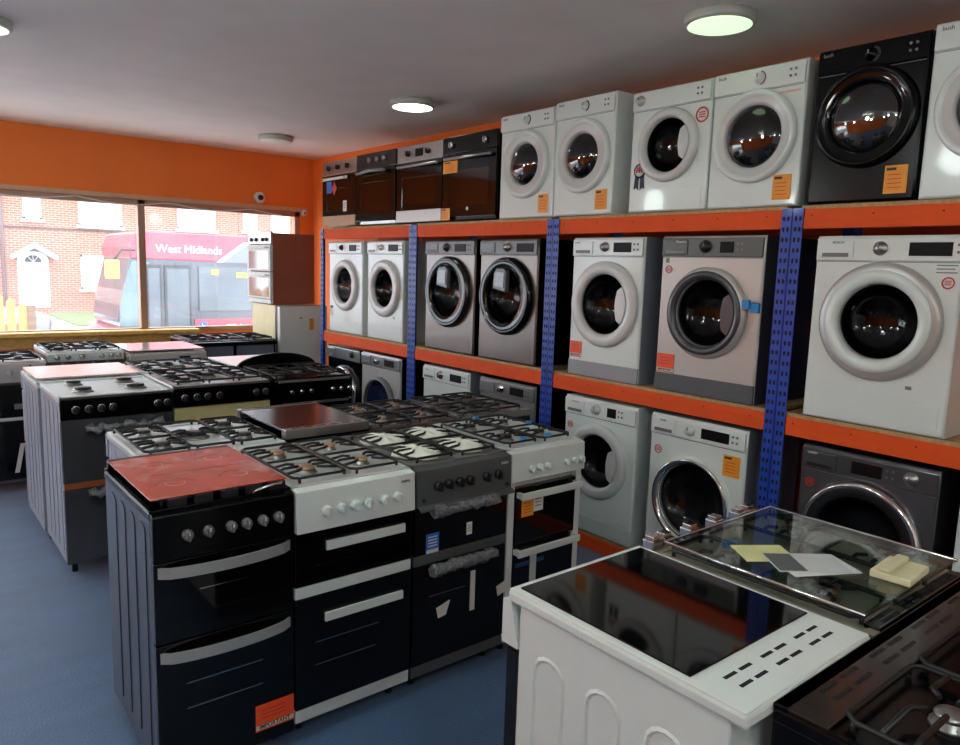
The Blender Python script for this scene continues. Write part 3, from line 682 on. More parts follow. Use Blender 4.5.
washer('white tumble dryer beside the black one with wide clear door', 2.36, .50, ZT, .68, zc=.345, R=.225, ri=.15, dial=(.52, .022), dial_m=WHITEP, logo='bush', ph=.115, fill=f_d4, **DR)
dk = dict(DR); dk.update(ring=BLACK, ring2=BGLASS, body=BLACK, side=BLACK, logo_m=INKG, glass=thin_glass('smoked_black_dryer_lens', (.5, .5, .5), 1.5, .05, 0, .14))
washer('glossy black tumble dryer on the top shelf', 1.812, .475, ZT, .69, zc=.37, R=.22, ri=.15, dial=(.5, .02), dial_m=BLACK, logo='bush', ph=.115, fill=f_d, **dk)
def f_d6(r, w_, h_, zc, R, ri):
    MB().box(-w_/2-.07, -w_/2+.0, -.006, .002, h_-.155, h_-.132, OFFW).build('door_trim_strip', r)
washer('white tumble dryer cut off by the right edge on the top shelf', 1.325, .51, ZT, .705, zc=.355, R=.22, ri=.14, dial=(.52, .020), dial_m=WHITEP, logo='bush', ph=.115, **DR)

# ================================================================ SINGLE OVENS on the top shelf
def oven(label, yl, w_, h_, panel, trim, knob, knobs, handle, body=BGLASS, bottom=None, top=None, glassm=None, fill=None, disp=None, X=XS+.0):
    r = thing('built_in_oven', label, 'oven', (X, yl-w_/2, ZT), -PI/2, 'built-in ovens on the top shelf')
    MB().box(-w_/2+.02, w_/2-.02, .02, .54, .01, h_-.015, top or STEEL, .004).build('body', r)
    ph = .125
    MB().box(-w_/2, w_/2, -.002, .022, h_-ph, h_, panel, .003).build('control_panel', r)
    kb = MB()
    for x in knobs:
        q = MB().lathe((x*w_, -.002, h_-ph*.5), [(.024, 0), (.022, -.02), (0, -.022)], knob, 'y', 20).box(x*w_-.004, x*w_+.004, -.032, -.02, h_-ph*.5-.02, h_-ph*.5+.02, knob); q.build('knob', r)
    kb.bm.free()
    if disp: MB().box(-.055, .055, -.004, 0, h_-ph*.75, h_-ph*.25, DISPLAY).build('display', r)
    z1 = h_-ph-.008; z0 = .035 if not bottom else .03
    d = MB()
    # door frame with real opening
    fx, fz0, fz1 = w_/2-.085, z0+(.12 if bottom else .08), z1-.12
    d.box(-w_/2, -fx, -.006, .02, z0, z1, body, .002).box(fx, w_/2, -.006, .02, z0, z1, body, .002).box(-fx, fx, -.006, .02, z0, fz0, body).box(-fx, fx, -.006, .02, fz1, z1, body)
    dd = d.build('door', r)
    MB().box(-fx, fx, -.003, .002, fz0, fz1, thin_glass('oven_window_glass', (.30, .16, .14), 1.5, .03, 0, .04)).build('door_window', dd)
    iv = MB().box(-fx-.02, fx+.02, .018, .3, fz0-.03, fz0-.01, DRUM)
    for q in (.35, .68):
        zz = fz0+(fz1-fz0)*q; iv.tube([(-fx, .03, zz), (fx, .03, zz)], .003, CHROME)
    iv.lathe((-.01, .018, fz0+(fz1-fz0)*.72), [(.012, 0), (.012, -.004), (0, -.004)], STK_W, 'y', 16)
    iv.build('rack', r)
    hz = z1-.035
    hm = MB()
    if handle == 'bar': hm.tube([(-w_/2+.05, -.035, hz), (w_/2-.03, -.035, hz)], .011, STEEL, 10).cyl((-w_/2+.07, -.035, hz), (-w_/2+.07, 0, hz), .008, STEEL).cyl((w_/2-.07, -.035, hz), (w_/2-.07, 0, hz), .008, STEEL)
    elif handle == 'flat': hm.box(-w_/2+.03, w_/2-.12, -.035, -.022, hz-.012, hz+.014, STK_W, .004).box(-w_/2+.04, -w_/2+.06, -.04, 0, hz-.01, hz+.01, STEEL).box(w_/2-.17, w_/2-.15, -.04, 0, hz-.01, hz+.01, STEEL)
    else:
        hm.tube([(-w_/2+.06, -.04, hz-.004), (-.1, -.055, hz+.004), (0, -.05, hz+.01), (.1, -.055, hz+.004), (w_/2-.1, -.05, hz-.002)], .016, CLEARP, 8)
    hm.build('handle', dd)
    if bottom: MB().box(-w_/2, w_/2, -.008, .02, .01, .03+.075, bottom, .002).build('bottom_trim', r)
    if fill: fill(r, w_, h_)
    return r
def fo1(r, w_, h_):
    m = MB().prism([(-.13, .36), (-.08, .43), (-.03, .36), (-.08, .29)], -.009, -.007, RED).box(-.23, -.13, -.009, -.0065, .32, .43, STK_B).build('brand_sticker', r)
    sticker(r, 'white', .09, .14, .07, .10, -.0065)
    MB().box(-.1, .25, -.05, .1, -.0, .004, STK_W).build('card_slip', r)
oven('single oven with steel panel and blue sticker, leftmost on the top shelf', 6.725, .645, .615, STEEL, None, BPLAST, (-.30, -.02, .26), 'flat', bottom=mat('card_strip', (196, 160, 130), .7), top=mat('orange_wood_carton', (206, 130, 70), .7), fill=fo1)
oven('single black oven with wrapped handle, second from the left on the top shelf', 6.065, .645, .625, BPLAST, None, STEEL, (-.14, .06, .24), 'wrapped')
oven('single oven with steel panel, digital clock and steel lower strip on the top shelf', 5.39, .64, .622, STEEL, None, BPLAST, (-.24, .2), 'bar', bottom=INOXL, disp=True)
def fo4(r, w_, h_):
    sticker(r, 'amber', -w_/2+.005, .36, .18, .09, -.0065); sticker(r, 'amber', -w_/2-.005, .01, .11, .09, -.0085)
    MB().lathe((.0, -.007, .09), [(.014, 0), (.014, -.002), (0, -.002)], STK_W, 'y', 16).build('badge', r)
oven('single black oven with amber stickers next to the white dryers on the top shelf', 4.735, .635, .628, BGLASS, None, CHROME, (-.34, .30), 'bar', fill=fo4, top=BLACK)

# ================================================================ COOKERS
def grate(m, x0, x1, y0, y1, z, burners, mt=BMATT, r=.0058, fr=True):
    e = .02
    rect = [(x0+e, y0), (x1-e, y0), (x1, y0+e), (x1, y1-e), (x1-e, y1), (x0+e, y1), (x0, y1-e), (x0, y0+e)]
    if fr: m.tube([(x, y, z) for x, y in rect], r, mt, 6, True)
    for x, y in rect[::2]: m.cyl((x, y, z), (x, y, z-.018), r, mt, n=6)
    for (bx, by) in burners:
        g = .028
        for (sx, sy, X_, Y_) in ((-1, 0, x0, by), (1, 0, x1, by)):
            m.tube([(X_, Y_, z), (X_+(bx-X_)*.15, Y_, z+.007), (bx+sx*g, by, z+.007)], r, mt)
        for ang in (45, 135, 225, 315):
            a = math.radians(ang)
            px, py = bx+math.cos(a)*.075, by+math.sin(a)*.075
            X_ = x0 if math.cos(a) < 0 else x1
            m.tube([(X_, py, z), (px, py, z+.007), (bx+math.cos(a)*g*1.6, by+math.sin(a)*g*1.6, z+.007)], r, mt)
    ym = (y0+y1)/2
    m.tube([(x0, ym, z), (x1, ym, z)], r, mt)
def burner(parent, x, y, z, r, cap=BPLAST, off=(0, 0, 0), base=BURN):
    b = MB(off).lathe((x, y, z), [(r*1.25, 0), (r*1.2, .006), (r, .008), (r*.95, .018)], base, 'z', 24).build('burner', parent)
    MB(off).lathe((x, y, z+.018), [(r*.98, 0), (r, .004), (r*.9, .009), (0, .010)], cap, 'z', 24).build('burner_cap', b)
def handle_bar(m, x0, x1, z0, z1, y, mt, curved=False, out=.045):
    if curved:
        K = 14; rows = []
        for i in range(K+1):
            t_ = i/K; x = x0+(x1-x0)*t_; yy = y-.045*math.sin(PI*min(1, max(0, t_)))**.5 if 0 < t_ < 1 else y
            rows.append([Vector((x, yy, z0)), Vector((x, yy, z1)), Vector((x, yy+.006, z1)), Vector((x, yy+.006, z0))])
        m.loops(rows, mt, False, True, True)
    else:
        m.box(x0, x1, y-out, y-out+.012, z0, z1, mt, .002)
        for x in (x0+.004, x1-.024): m.box(x, x+.02, y-out+.01, y, z0+.004, z1-.004, mt)
def knob(parent, x, y, z, r, mt, off, mark=None, skirt=None):
    q = MB(off)
    if skirt: q.lathe((x, y, z), [(r*1.15, 0), (r*1.15, -.003), (r, -.003)], skirt, 'y', 24, False)
    q.lathe((x, y, z), [(r, 0), (r*.95, -.016), (r*.8, -.019), (0, -.019)], mt, 'y', 24)
    q.box(x-r*.26, x+r*.26, y-.030, y-.015, z-r*.88, z+r*.88, mt, .002)
    if mark: q.box(x-.002, x+.002, y-.031, y-.029, z+r*.2, z+r*.85, mark)
    return q.build('knob', parent)
OFFZ = (0, 0, -FLOOR)
def cooker(label, cx, w_, yf, rz=0, h=.905, D=.6, body=WHITE, hobm=None, panel=None, ph=.15, pslope=0, knobs=(), kr=.018, km=STEEL, kz=None, mark=None, skirt=None,
           doors=(), hob='gas', grates=True, bcap=BPLAST, plinth=None, plh=.05, burn_r=(.038, .028, .032, .024), frame=None, sides='ribs', fill=None,
           logo=None, logo_m=INK, logo_x=.36, name='cooker', cat='cooker', z0=0.0, gr_m=BMATT, group='cookers standing in rows on the carpet', bbase=BURN, panel_y=-.03, hz=None, gback=.05):
    hobm = hobm or body; panel = panel or body; O = OFFZ
    r = thing(name, label, cat, (cx, yf, FLOOR), rz, group)
    hx = w_/2
    m = MB(O).box(-hx+.004, hx-.004, .012, D, z0, h-.03, body, .003)
    if sides == 'ribs':
        nrib = 4; seg = (D-.10)/nrib
        for sx in (-1, 1):
            for k in range(nrib):
                ya = .05+k*seg+.015; yb = ya+seg-.03; xx = sx*(hx-.004)
                K = 6; pts = [(ya, z0+.06), (yb, z0+.06), (yb, h-.09)]+[((ya+yb)/2+(yb-ya)/2*math.cos(PI*i/K), h-.09+.03*math.sin(PI*i/K)) for i in range(1, K)]+[(ya, h-.09)]
                m.prism(pts, xx-.003, xx+.003, body, 'yz')
    m.build('body', r)
    for sx in (-1, 1):
        for y in (.06, D-.06): MB(O).cyl((sx*(hx-.05), y, FLOOR), (sx*(hx-.05), y, z0+.003), .016, BPLAST, n=12).build('foot', r)
    # hob
    m = MB(O)
    m.box(-hx, hx, .0 if hob != 'over' else -.01, D, h-.035, h-.004, hobm, .006)
    m.box(-hx, hx, 0, .018, h-.006, h+.001, hobm, .002).box(-hx, hx, D-.03, D, h-.006, h+.004, hobm, .002).box(-hx, -hx+.014, 0, D, h-.006, h+.001, hobm, .002).box(hx-.014, hx, 0, D, h-.006, h+.001, hobm, .002)
    hb = m.build('hob', r)
    if hob == 'gas':
        bx = w_*.24; ys = (D*.27, D*.71); z = h-.004
        for i, (x, y) in enumerate(((-bx, ys[0]), (bx, ys[0]), (-bx, ys[1]), (bx, ys[1]))): burner(r, x, y, z, burn_r[i], bcap, O, bbase)
        if grates:
            for sx in (-1, 1):
                g = MB(O); xa, xb = sorted((sx*.012, sx*(hx-.028))); grate(g, xa, xb, .035, D-.05, h+.018, [(sx*bx, ys[0]), (sx*bx, ys[1])], gr_m); g.build('pan_support', r)
    elif hob == 'five':
        z = h-.004; De = D-gback+.05; P = ((-w_*.30, De*.27), (w_*.30, De*.27), (-w_*.30, De*.71), (w_*.30, De*.71), (0, De*.5))
        for i, (x, y) in enumerate(P): burner(r, x, y, z, (.036, .026, .03, .036, .05)[i], bcap, O, bbase)
        for k, c in enumerate((-w_*.315, 0, w_*.315)):
            g = MB(O); grate(g, c-w_*.15, c+w_*.15, .035, D-gback, h+.019, [p for p in P if abs(p[0]-c) < w_*.1], gr_m, .006); g.build('pan_support', r)
    elif hob == 'lid':
        pass
    # control panel
    if ph:
        prof = [(.0, h-.004), (panel_y+pslope, h-.012), (panel_y, h-ph), (0, h-ph)]
        m = MB(O); m.prism(prof, -hx+.001, hx-.001, panel, 'yz'); m.build('control_panel', r, bevel=.003)
        kzv = h-(kz if kz else ph*.52)
        for x in knobs:
            q = knob(r, x*w_, 0, 0, kr, km, (0, 0, 0), mark, skirt)
            q.location = (0, panel_y+pslope*((kzv-(h-ph))/ph)-.001, kzv-FLOOR)
            q.rotation_euler = (-math.atan2(pslope, ph)*1.0, 0, 0)
        if logo: text('logo', logo, .020, (logo_x*w_, panel_y+pslope*.8-.0015, h-.045-FLOOR), logo_m, r)
    # doors: (z0,z1,material,handle spec,window)
    for d in doors:
        za, zb = d['z']; dm = d.get('m', BGLASS); y0 = d.get('y', -.022); inx = d.get('inx', .002)
        q = MB(O).box(-hx+inx, hx-inx, y0, .012, za, zb, dm, .003)
        dd = q.build(d.get('name', 'oven_door'), r)
        for L in d.get('lines', ()): MB(O).box(L[0]*w_, L[1]*w_, y0-.001, y0+.001, L[2], L[2]+.003, CHROME).build('rack_line', dd)
        if 'win' in d:
            a = d['win']; MB(O).box(a[0]*w_, a[1]*w_, y0-.0015, y0+.001, a[2], a[3], d.get('winm', BGLASS)).build('door_window', dd)
        if 'h' in d:
            a = d['h']; hm = MB(O); handle_bar(hm, a[0]*w_, a[1]*w_, a[2], a[3], y0, d.get('hm', STEEL), d.get('curved', False), d.get('out', .045)); hm.build('handle', dd)
    if frame:
        for sx in (-1, 1):
            a, b_ = sorted((sx*(hx-.038), sx*(hx-.001))); MB(O).box(a, b_, -.020, .012, z0+.05, h-ph-.006, frame, .003).build('side_trim', r)
    if plinth: MB(O).box(-hx+.002, hx-.002, -.018, .012, z0-.002, z0+plh, plinth, .002).build('plinth', r)
    if fill: fill(r, w_, h, O)
    return r

def front_sticker(r, kind, x, z, a, b_, y):
    o = sticker(r, kind, x, z-FLOOR, a, b_, y); return o

# --- ROW 1 (nearest, facing camera)
def fill_black(r, w_, h, O):
    # black enamel pan supports with red film over closed glass lid
    m = MB(O)
    m.box(-w_/2+.008, w_/2-.008, .012, .585, h+.030, h+.034, REDLID, .002)
    o = m.build('glass_lid', r); lab(o, 'red film covered glass lid')
    q = MB(O)
    for x in (-.11, .11):
        for y in (.16, .42):
            q.tube([(x-.07, y, h+.0345), (x-.035, y+.05, h+.0345), (x+.035, y+.05, h+.0345), (x+.07, y, h+.0345)], .0014, PINKF, 5)
            q.lathe((x, y, h+.0342), [(.034, 0), (.030, .001), (.030, 0)], PINKF, 'z', 20, False)
    q.tube([(-.2, .29, h+.0345), (.2, .29, h+.0345)], .0012, PINKF, 5)
    q.build('grate_outline', o)  # pink lines drawn for the pan supports and burners beneath the lid
    for i in range(5): MB(O).box(-w_/2+.06+i*.085, -w_/2+.12+i*.085, .004, .02, h+.002, h+.029, BPLAST, .002).build('lid_bumper', r)
    e = MB(O).box(-w_/2+.01, w_/2-.01, .57, .60, h-.002, h+.035, BLACK, .004)
    e.build('lid_support', r)
    c = MB(O).tube([(.10, .003, h+.006), (.15, -.002, h+.02), (.20, .0, h+.024), (.22, .02, h+.026)], .006, CHROME, 6); c.build('lid_hinge', r)
    front_sticker(r, 'orange', .09, .03, .145, .10, -.0235)
cooker('black double oven cooker with a red glass lid, front left of the nearest row', .861, .478, 2.385, body=DSIDE, hobm=BLACK, panel=BLACK, ph=.165, knobs=(-.28, -.14, .02, .13, .25, .37), kr=.018, kz=.085, km=GREYP, mark=STK_W,
       doors=({'z': (.46, .735), 'm': BGLASS, 'hm': SATIN, 'h': (-.47, .47, .685, .722), 'curved': True, 'lines': ((-.2, .18, .62),)}, {'z': (-.02, .455), 'm': BGLASS, 'hm': SATIN, 'h': (-.47, .47, .395, .432), 'curved': True, 'lines': ((-.3, .25, .30), (-.3, .25, .21))}),
       fill=fill_black, group='cookers facing the camera in the nearest row', bcap=BURN)
def fill_w2(r, w_, h, O):
    front_sticker(r, 'white', .0, 0, .001, .001, .0) if False else None
cooker('white gas cooker with black oven doors, between the red-lidded and the grey cooker', 1.355, .505, 2.385, body=WHITE, ph=.165, pslope=.006, panel_y=-.045, knobs=(-.27, -.15, -.04, .07, .21, .33), kr=.020, kz=.095, km=WHITEP, logo='beko', logo_x=.37,
       doors=({'z': (.53, .735), 'm': BGLASS, 'h': (-.26, .42, .655, .690), 'hm': WHITEP, 'out': .016, 'lines': ((-.34, .18, .60),)}, {'z': (.485, .528), 'm': WHITEP, 'name': 'white_divider'},
              {'z': (.05, .483), 'm': BGLASS, 'h': (-.27, .41, .378, .412), 'hm': WHITEP, 'out': .016, 'lines': ((-.34, .2, .30), (-.34, .18, .21))}), plinth=WHITEP, plh=.047, hobm=mat('pale_grey_hob', (196, 200, 196), .25, 0, .4, .05), bcap=BRASS, group='cookers facing the camera in the nearest row')
def fill_g(r, w_, h, O):
    for z in (.715, .47):
        pts = []
        rnd = random.Random(int(z*100))
        for i in range(17): pts.append((-w_*.36+i*w_*.042, -.055-rnd.random()*.012, z+(rnd.random()-.5)*.006+.0004*i))
        m = MB(O)
        m.tube(pts, .026, CLEARP, 7)
        for v in m.bm.verts: v.co += Vector(((rnd.random()-.5)*.010, (rnd.random()-.5)*.016, (rnd.random()-.5)*.010))
        m.build('polythene_wrap', r)
    front_sticker(r, 'blue', -.19, .53, .065, .085, -.0235)
    front_sticker(r, 'white', .02, .57, .03, .055, -.0235)
    MB(O).box(.05, .075, -.026, -.022, .22, .40, STK_W).build('packing_tape', r)
    MB(O).prism([(-.13, .28), (-.06, .30), (-.08, .24), (-.12, .235)], -.026, -.022, STK_W).build('packing_tape', r)
    MB(O).prism([(.20, .29), (.26, .31), (.26, .26), (.21, .245)], -.026, -.022, STK_W).build('packing_tape', r)
    MB(O).prism([(-.035-.03, h-.168), (-.07, h-.175), (-.07, h-.168), (-.03, h-.15)], -w_/2, w_/2, DGREY, 'yz').build('panel_lip', r)
    for x in (-.44, .44): MB(O).lathe((x*w_, -.046, h-.135), [(.008, 0), (.008, -.004), (0, -.004)], BPLAST, 'y', 14).build('ignition_button', r)
cooker('dark grey gas cooker with wrapped handles and foam pads, third in the nearest row', 1.867, .50, 2.385, body=DGREY, ph=.165, pslope=.006, panel_y=-.045, knobs=(-.30, -.19, -.08, .03, .21, .34), kr=.021, kz=.085, km=BPLAST, logo='beko', logo_m=STK_W, logo_x=.38,
       doors=({'z': (.53, .735), 'm': BGLASS}, {'z': (.485, .528), 'm': DGREY, 'name': 'grey_divider'}, {'z': (.05, .483), 'm': BGLASS, 'lines': ((-.34, .05, .34),)}), plinth=DGREY, plh=.048, fill=fill_g, hobm=mat('pewter_hob', (118, 118, 118), .3, .3, .2), group='cookers facing the camera in the nearest row')
def fill_w4(r, w_, h, O):
    for x, y in ((-.12, .03), (.03, .02), (.15, .28), (-.02, .5)): MB(O).box(x, x+.03, y, y+.02, h+.024, h+.036, TAPE, .003).build('blue_tape', r)
    front_sticker(r, 'amber', -.155, .585, .075, .095, -.0235); front_sticker(r, 'white', -.08, .60, .06, .08, -.0235)
    MB(O).box(-.075, -.03, -.0255, -.0235, .66, .685, RED).build('red_sticker', r)
    MB(O).box(-.09, -.05, -.026, -.022, .07, .41, mat('pale_tape', (190, 205, 198), .4)).build('packing_tape', r)
    MB(O).box(-.18, .0, -.0255, -.0225, .35, .37, mat('faded_blue_print', (20, 70, 110), .4)).build('blue_print', r)
cooker('white framed gas cooker at the right end of the nearest row', 2.357, .468, 2.385, body=WHITE, ph=.145, pslope=.006, panel_y=-.04, knobs=(-.26, -.15, -.04, .22, .33, .43), kr=.0155, kz=.09, km=WHITEP,
       doors=({'z': (.455, .725), 'm': BGLASS, 'inx': .04, 'h': (-.41, .42, .68, .712), 'hm': WHITEP, 'y': -.024}, {'z': (.06, .44), 'm': BGLASS, 'inx': .04, 'h': (-.43, .42, .415, .447), 'hm': WHITEP, 'y': -.024}), frame=WHITE, plinth=WHITEP, plh=.055, fill=fill_w4,
       gr_m=BMATT, group='cookers facing the camera in the nearest row')
# foam pads on the grey cooker
foam_lbl = ['white foam packing pad on the front left burner of the dark grey cooker', 'white foam packing pad on the front right burner of the dark grey cooker', 'white foam packing pad on the back left burner of the dark grey cooker', 'white foam packing pad on the back right burner of the dark grey cooker']
for i, (x, y) in enumerate(((1.747, 2.547), (1.987, 2.547), (1.747, 2.811), (1.987, 2.811))):
    rnd = random.Random(i+5); m = MB(); K = 40; rings = []
    for rr, hh in ((.026, .003), (.090, 0), (.102, .008), (.098, .026), (.075, .040), (.045, .048), (.012, .050)):
        rings.append([Vector((rr*(1+.10*math.cos(4*a)+.05*math.sin(9*a+i))*math.cos(a), rr*(1+.10*math.cos(4*a)+.05*math.sin(9*a+i))*math.sin(a)*1.12, (hh+.006*math.sin(7*a+i)*(hh > .02))*.62)) for a in [2*PI*k/K for k in range(K)]])
    m.loops(rings, FOAM, True, False, True)
    o = m.build('foam_pad', None, (x, y, .902)); tag(o, foam_lbl[i], 'packing foam', 'foam pads on the grey cooker')

# --- ROW 1b (backs to row 1, facing +Y)
GB = 'cookers standing back to back with the nearest row'
YB = 3.63
cooker('white five burner gas cooker directly behind the red-lidded cooker', 1.075, .60, YB, PI, body=SIDEG, hobm=WHITE, ph=.12, hob='five', knobs=(-.35, -.2, 0, .2, .35), km=BPLAST, doors=({'z': (.45, .77)}, {'z': (.05, .44)}), group=GB)
def fill_gl(r, w_, h, O):
    m = MB(O).box(-w_/2+.004, w_/2-.004, .03, .55, h+.03, h+.042, mat('smoky_lid_glass', (34, 28, 30), .16, 0, 0), .002); a = m.build('glass_lid', r); lab(a, 'dark glass lid')
    s = MB(O).box(-w_/2+.004, w_/2-.004, .55, .60, h-.0, h+.043, STEEL, .002)
    for i in range(6): s.box(-w_/2+.03+i*.065, -w_/2+.07+i*.065, .565, .575, h+.042, h+.044, HOLE)
    s.build('lid_hinge', r)
    MB(O).box(-w_/2+.004, w_/2-.004, .01, .05, h+.0, h+.045, STEEL, .002).box(-w_/2+.02, w_/2-.02, .02, .035, h+.0445, h+.046, HOLE).build('vent_strip', r)
cooker('black cooker with closed dark glass lid in the second rank', 1.615, .44, YB+.05, PI, h=.90, body=BLACK, hobm=BLACK, ph=.12, hob='lid', knobs=(-.35, -.2, .2, .35), doors=({'z': (.45, .77)}, {'z': (.05, .44)}), fill=fill_gl, group=GB)
cooker('brown-black gas cooker right of the dark glass lid', 2.10, .50, YB, PI, body=BLACK, hobm=mat('brown_hob', (92, 74, 70), .2, 0, .4), ph=.12, knobs=(-.35, -.2, .2, .35), doors=({'z': (.45, .77)}, {'z': (.05, .44)}), group=GB, bcap=BRASS)
cooker('grey-topped gas cooker at the rack end of the second rank', 2.62, .50, YB, PI, body=BLACK, hobm=mat('gunmetal_hob', (128, 126, 126), .25, .4, .2), ph=.12, knobs=(-.35, -.2, .2, .35), doors=({'z': (.45, .77)}, {'z': (.05, .44)}), group=GB)

# --- ROW 2
G2R = 'cookers facing the camera in the middle row'
def fill_r2a(r, w_, h, O):
    for z in (.765, .40):
        rnd = random.Random(3)
        m = MB(O).tube([(-w_*.30+i*w_*.046, -.05-rnd.random()*.01, z+(rnd.random()-.5)*.02) for i in range(16)], .022, CLEARP, 7)
        for v in m.bm.verts: v.co += Vector(((rnd.random()-.5)*.012, (rnd.random()-.5)*.016, (rnd.random()-.5)*.02))
        m.build('polythene_wrap', r)
RING = CHROME
cooker('steel-fronted electric cooker with black control strip, left end of the middle row', 1.012, .58, 4.45, h=.94, body=SIDEG, hobm=WHITEP, panel=BLACK, ph=.125, knobs=(-.37, -.26, -.15, -.05, .36, .45), kr=.019, km=BPLAST, skirt=CHROME, kz=.07, hob='gas', grates=False, burn_r=(.045, .05, .04, .045),
       doors=({'z': (.46, .81), 'm': mat('tinted_steel_door', (88, 90, 96), .18, .5, .3)}, {'z': (.425, .462), 'm': mat('rust_orange_trim', (150, 82, 40), .4), 'name': 'copper_trim'}, {'z': (.0, .422), 'm': mat('tinted_steel_door_lower', (88, 90, 96), .18, .5, .3), 'win': (-.05, .42, .08, .36)}), fill=fill_r2a, group=G2R)  # divider trim in a plain rust-orange colour
cooker('cream-doored gas cooker in the centre of the middle row', 1.610, .592, 4.45, h=.955, body=DSIDE, hobm=INOXL, panel=BLACK, ph=.125, knobs=(-.40, -.28, -.17, -.05, .34, .44), kr=.019, km=BPLAST, skirt=CHROME, kz=.07, hob='five',
       doors=({'z': (.46, .825), 'm': CREAM, 'h': (-.30, .35, .725, .76), 'hm': WOODO}, {'z': (.0, .455), 'm': CREAM}), group=G2R)
def fill_arch(r, w_, h, O):
    K = 24; pts = [(-w_/2-.02, h)]+[((w_/2+.02)*math.cos(PI-PI*i/K), h+.10*math.sin(PI*i/K)) for i in range(K+1)]+[(w_/2+.02, h)]
    m = MB(O).prism(pts, .56, .585, BLACK); m.build('splashback', r, bevel=.004)
    MB(O).tube([(-w_*.42, -.05, h-.16), (w_*.42, -.05, h-.16)], .008, STEEL, 8).build('towel_rail', r)
    MB(O).box(-w_*.46, w_*.46, -.036, -.02, h-.022, h-.008, STEEL, .002).build('top_trim', r)
cooker('black range cooker with arched splashback at the right end of the middle row', 2.215, .56, 4.45, h=.95, body=BLACK, hobm=BLACK, panel=BLACK, ph=.15, knobs=(-.30, -.18, -.06, .22, .33, .44), kr=.016, km=CHROME, kz=.085, hob='five', gr_m=BMATT,
       doors=({'z': (.46, .79)}, {'z': (.0, .45)}), fill=fill_arch, group=G2R)
GB2 = 'cookers standing back to back with the middle row'
def fill_wl(r, w_, h, O):
    MB(O).box(-w_/2+.004, w_/2-.004, .03, .58, h+.02, h+.028, mat('pale_glass_lid', (222, 226, 230), .15, 0, .5), .002).build('glass_lid', r)
    for i in range(6): MB(O).cyl((-w_*.4+i*w_*.16, -.03, h-.03), (-w_*.4+i*w_*.16, -.035, h+.035), .008, BPLAST, n=10).build('knob', r)
cooker('cooker with pale closed lid and upright black knobs behind the steel-fronted cooker', 1.01, .60, 5.68, PI, h=.93, body=SIDEG, hobm=WHITE, hob='lid', ph=.12, doors=({'z': (.45, .80), 'm': INOXL}, {'z': (.03, .44), 'm': SIDEG}), fill=fill_wl, group=GB2)
cooker('white gas hob cooker behind the cream-doored cooker', 1.62, .59, 5.68, PI, h=.94, body=WHITE, hob='five', bcap=WHITEP, ph=.12, knobs=(-.35, -.2, .2, .35), doors=({'z': (.45, .80)}, {'z': (.03, .44)}), group=GB2)
def fill_wl2(r, w_, h, O):
    MB(O).box(-w_/2+.004, w_/2-.004, .03, .58, h+.01, h+.018, WHITE, .002).build('glass_lid', r)
cooker('plain white-topped cooker behind the arched splashback', 2.235, .60, 5.70, PI, h=.94, body=WHITE, hob='lid', ph=.12, knobs=(-.35, -.2, .2, .35), doors=({'z': (.45, .80)}, {'z': (.03, .44)}), fill=fill_wl2, group=GB2)

# --- ROW 3 (by the window)
G3 = 'cookers facing the camera in the row by the window'
def fill_r3a(r, w_, h, O):
    MB(O).prism([(.06, .08), (.09, .08), (.135, .30), (.105, .30)], -.026, -.022, STK_W).build('packing_tape', r)
    MB(O).box(-.02+.1, .07+.1, -.025, -.022, .56, .60, INKG).build('sticker', r)
cooker('grey gas cooker with black oven doors, cut off by the left edge of the photo', .655, .60, 6.33, h=.91, body=GREYP, hobm=INOXL, panel=INOXL, ph=.15, knobs=(-.35, -.2, -.05, .1, .25, .4), kr=.022, km=INOXL,
       doors=({'z': (.50, .74)}, {'z': (.475, .498), 'm': WHITEP, 'name': 'white_divider'}, {'z': (.03, .47)}), fill=fill_r3a, group=G3)
cooker('white-topped cooker with steel knobs and small display by the timber sill', 1.285, .56, 6.62, h=.935, body=GREYP, hobm=WHITE, panel=WHITEP, ph=.075, kz=.04, knobs=(-.38, -.24, -.06, .20, .33, .43), kr=.021, km=STEEL, hob='five',
       doors=({'z': (.80, .86), 'm': mat('brown_steel_strip', (96, 88, 84), .25, .5)}, {'z': (.45, .79)}, {'z': (.03, .44)}), group=G3)
def fill_r3c(r, w_, h, O):
    m = MB(O).box(-w_/2+.004, w_/2-.004, .02, .61, h+.015, h+.022, mat('bright_lid_glass', (215, 220, 224), .15, 0, .6), .002); m.build('glass_lid', r)
    MB(O).box(.08, .17, -.034, -.03, h-.075, h-.035, DISPLAY).build('display', r)
cooker('silver-grey cooker with closed glass lid and small display by the window', 1.885, .62, 6.47, D=.62, h=.915, body=INOXL, hobm=INOXL, hob='lid', ph=.11, knobs=(-.40, -.32, -.24, -.16, -.08, .02, .36, .44), kr=.013, km=STEEL,
       doors=({'z': (.45, .78)}, {'z': (.03, .44)}), fill=fill_r3c, group=G3)
def fill_r3d(r, w_, h, O):
    for a, b_ in ((-.46, -.02), (.02, .46)):
        MB(O).box(a*w_, b_*w_, -.02, .0, h-.30, h-.05, mat('blue_grey_reflection', (120, 132, 146), .25, .5, .2), .004).build('door_reflection', r)  # blue-grey panels stand in for reflections on the black front
cooker('wide black range cooker with silvery reflections coloured onto its front, in the window corner', 2.70, .87, 7.12, h=.92, body=BLACK, hobm=BLACK, panel=BLACK, ph=.05, hob='five', doors=({'z': (.0, .58)},), fill=fill_r3d, group=G3, gr_m=BMATT)

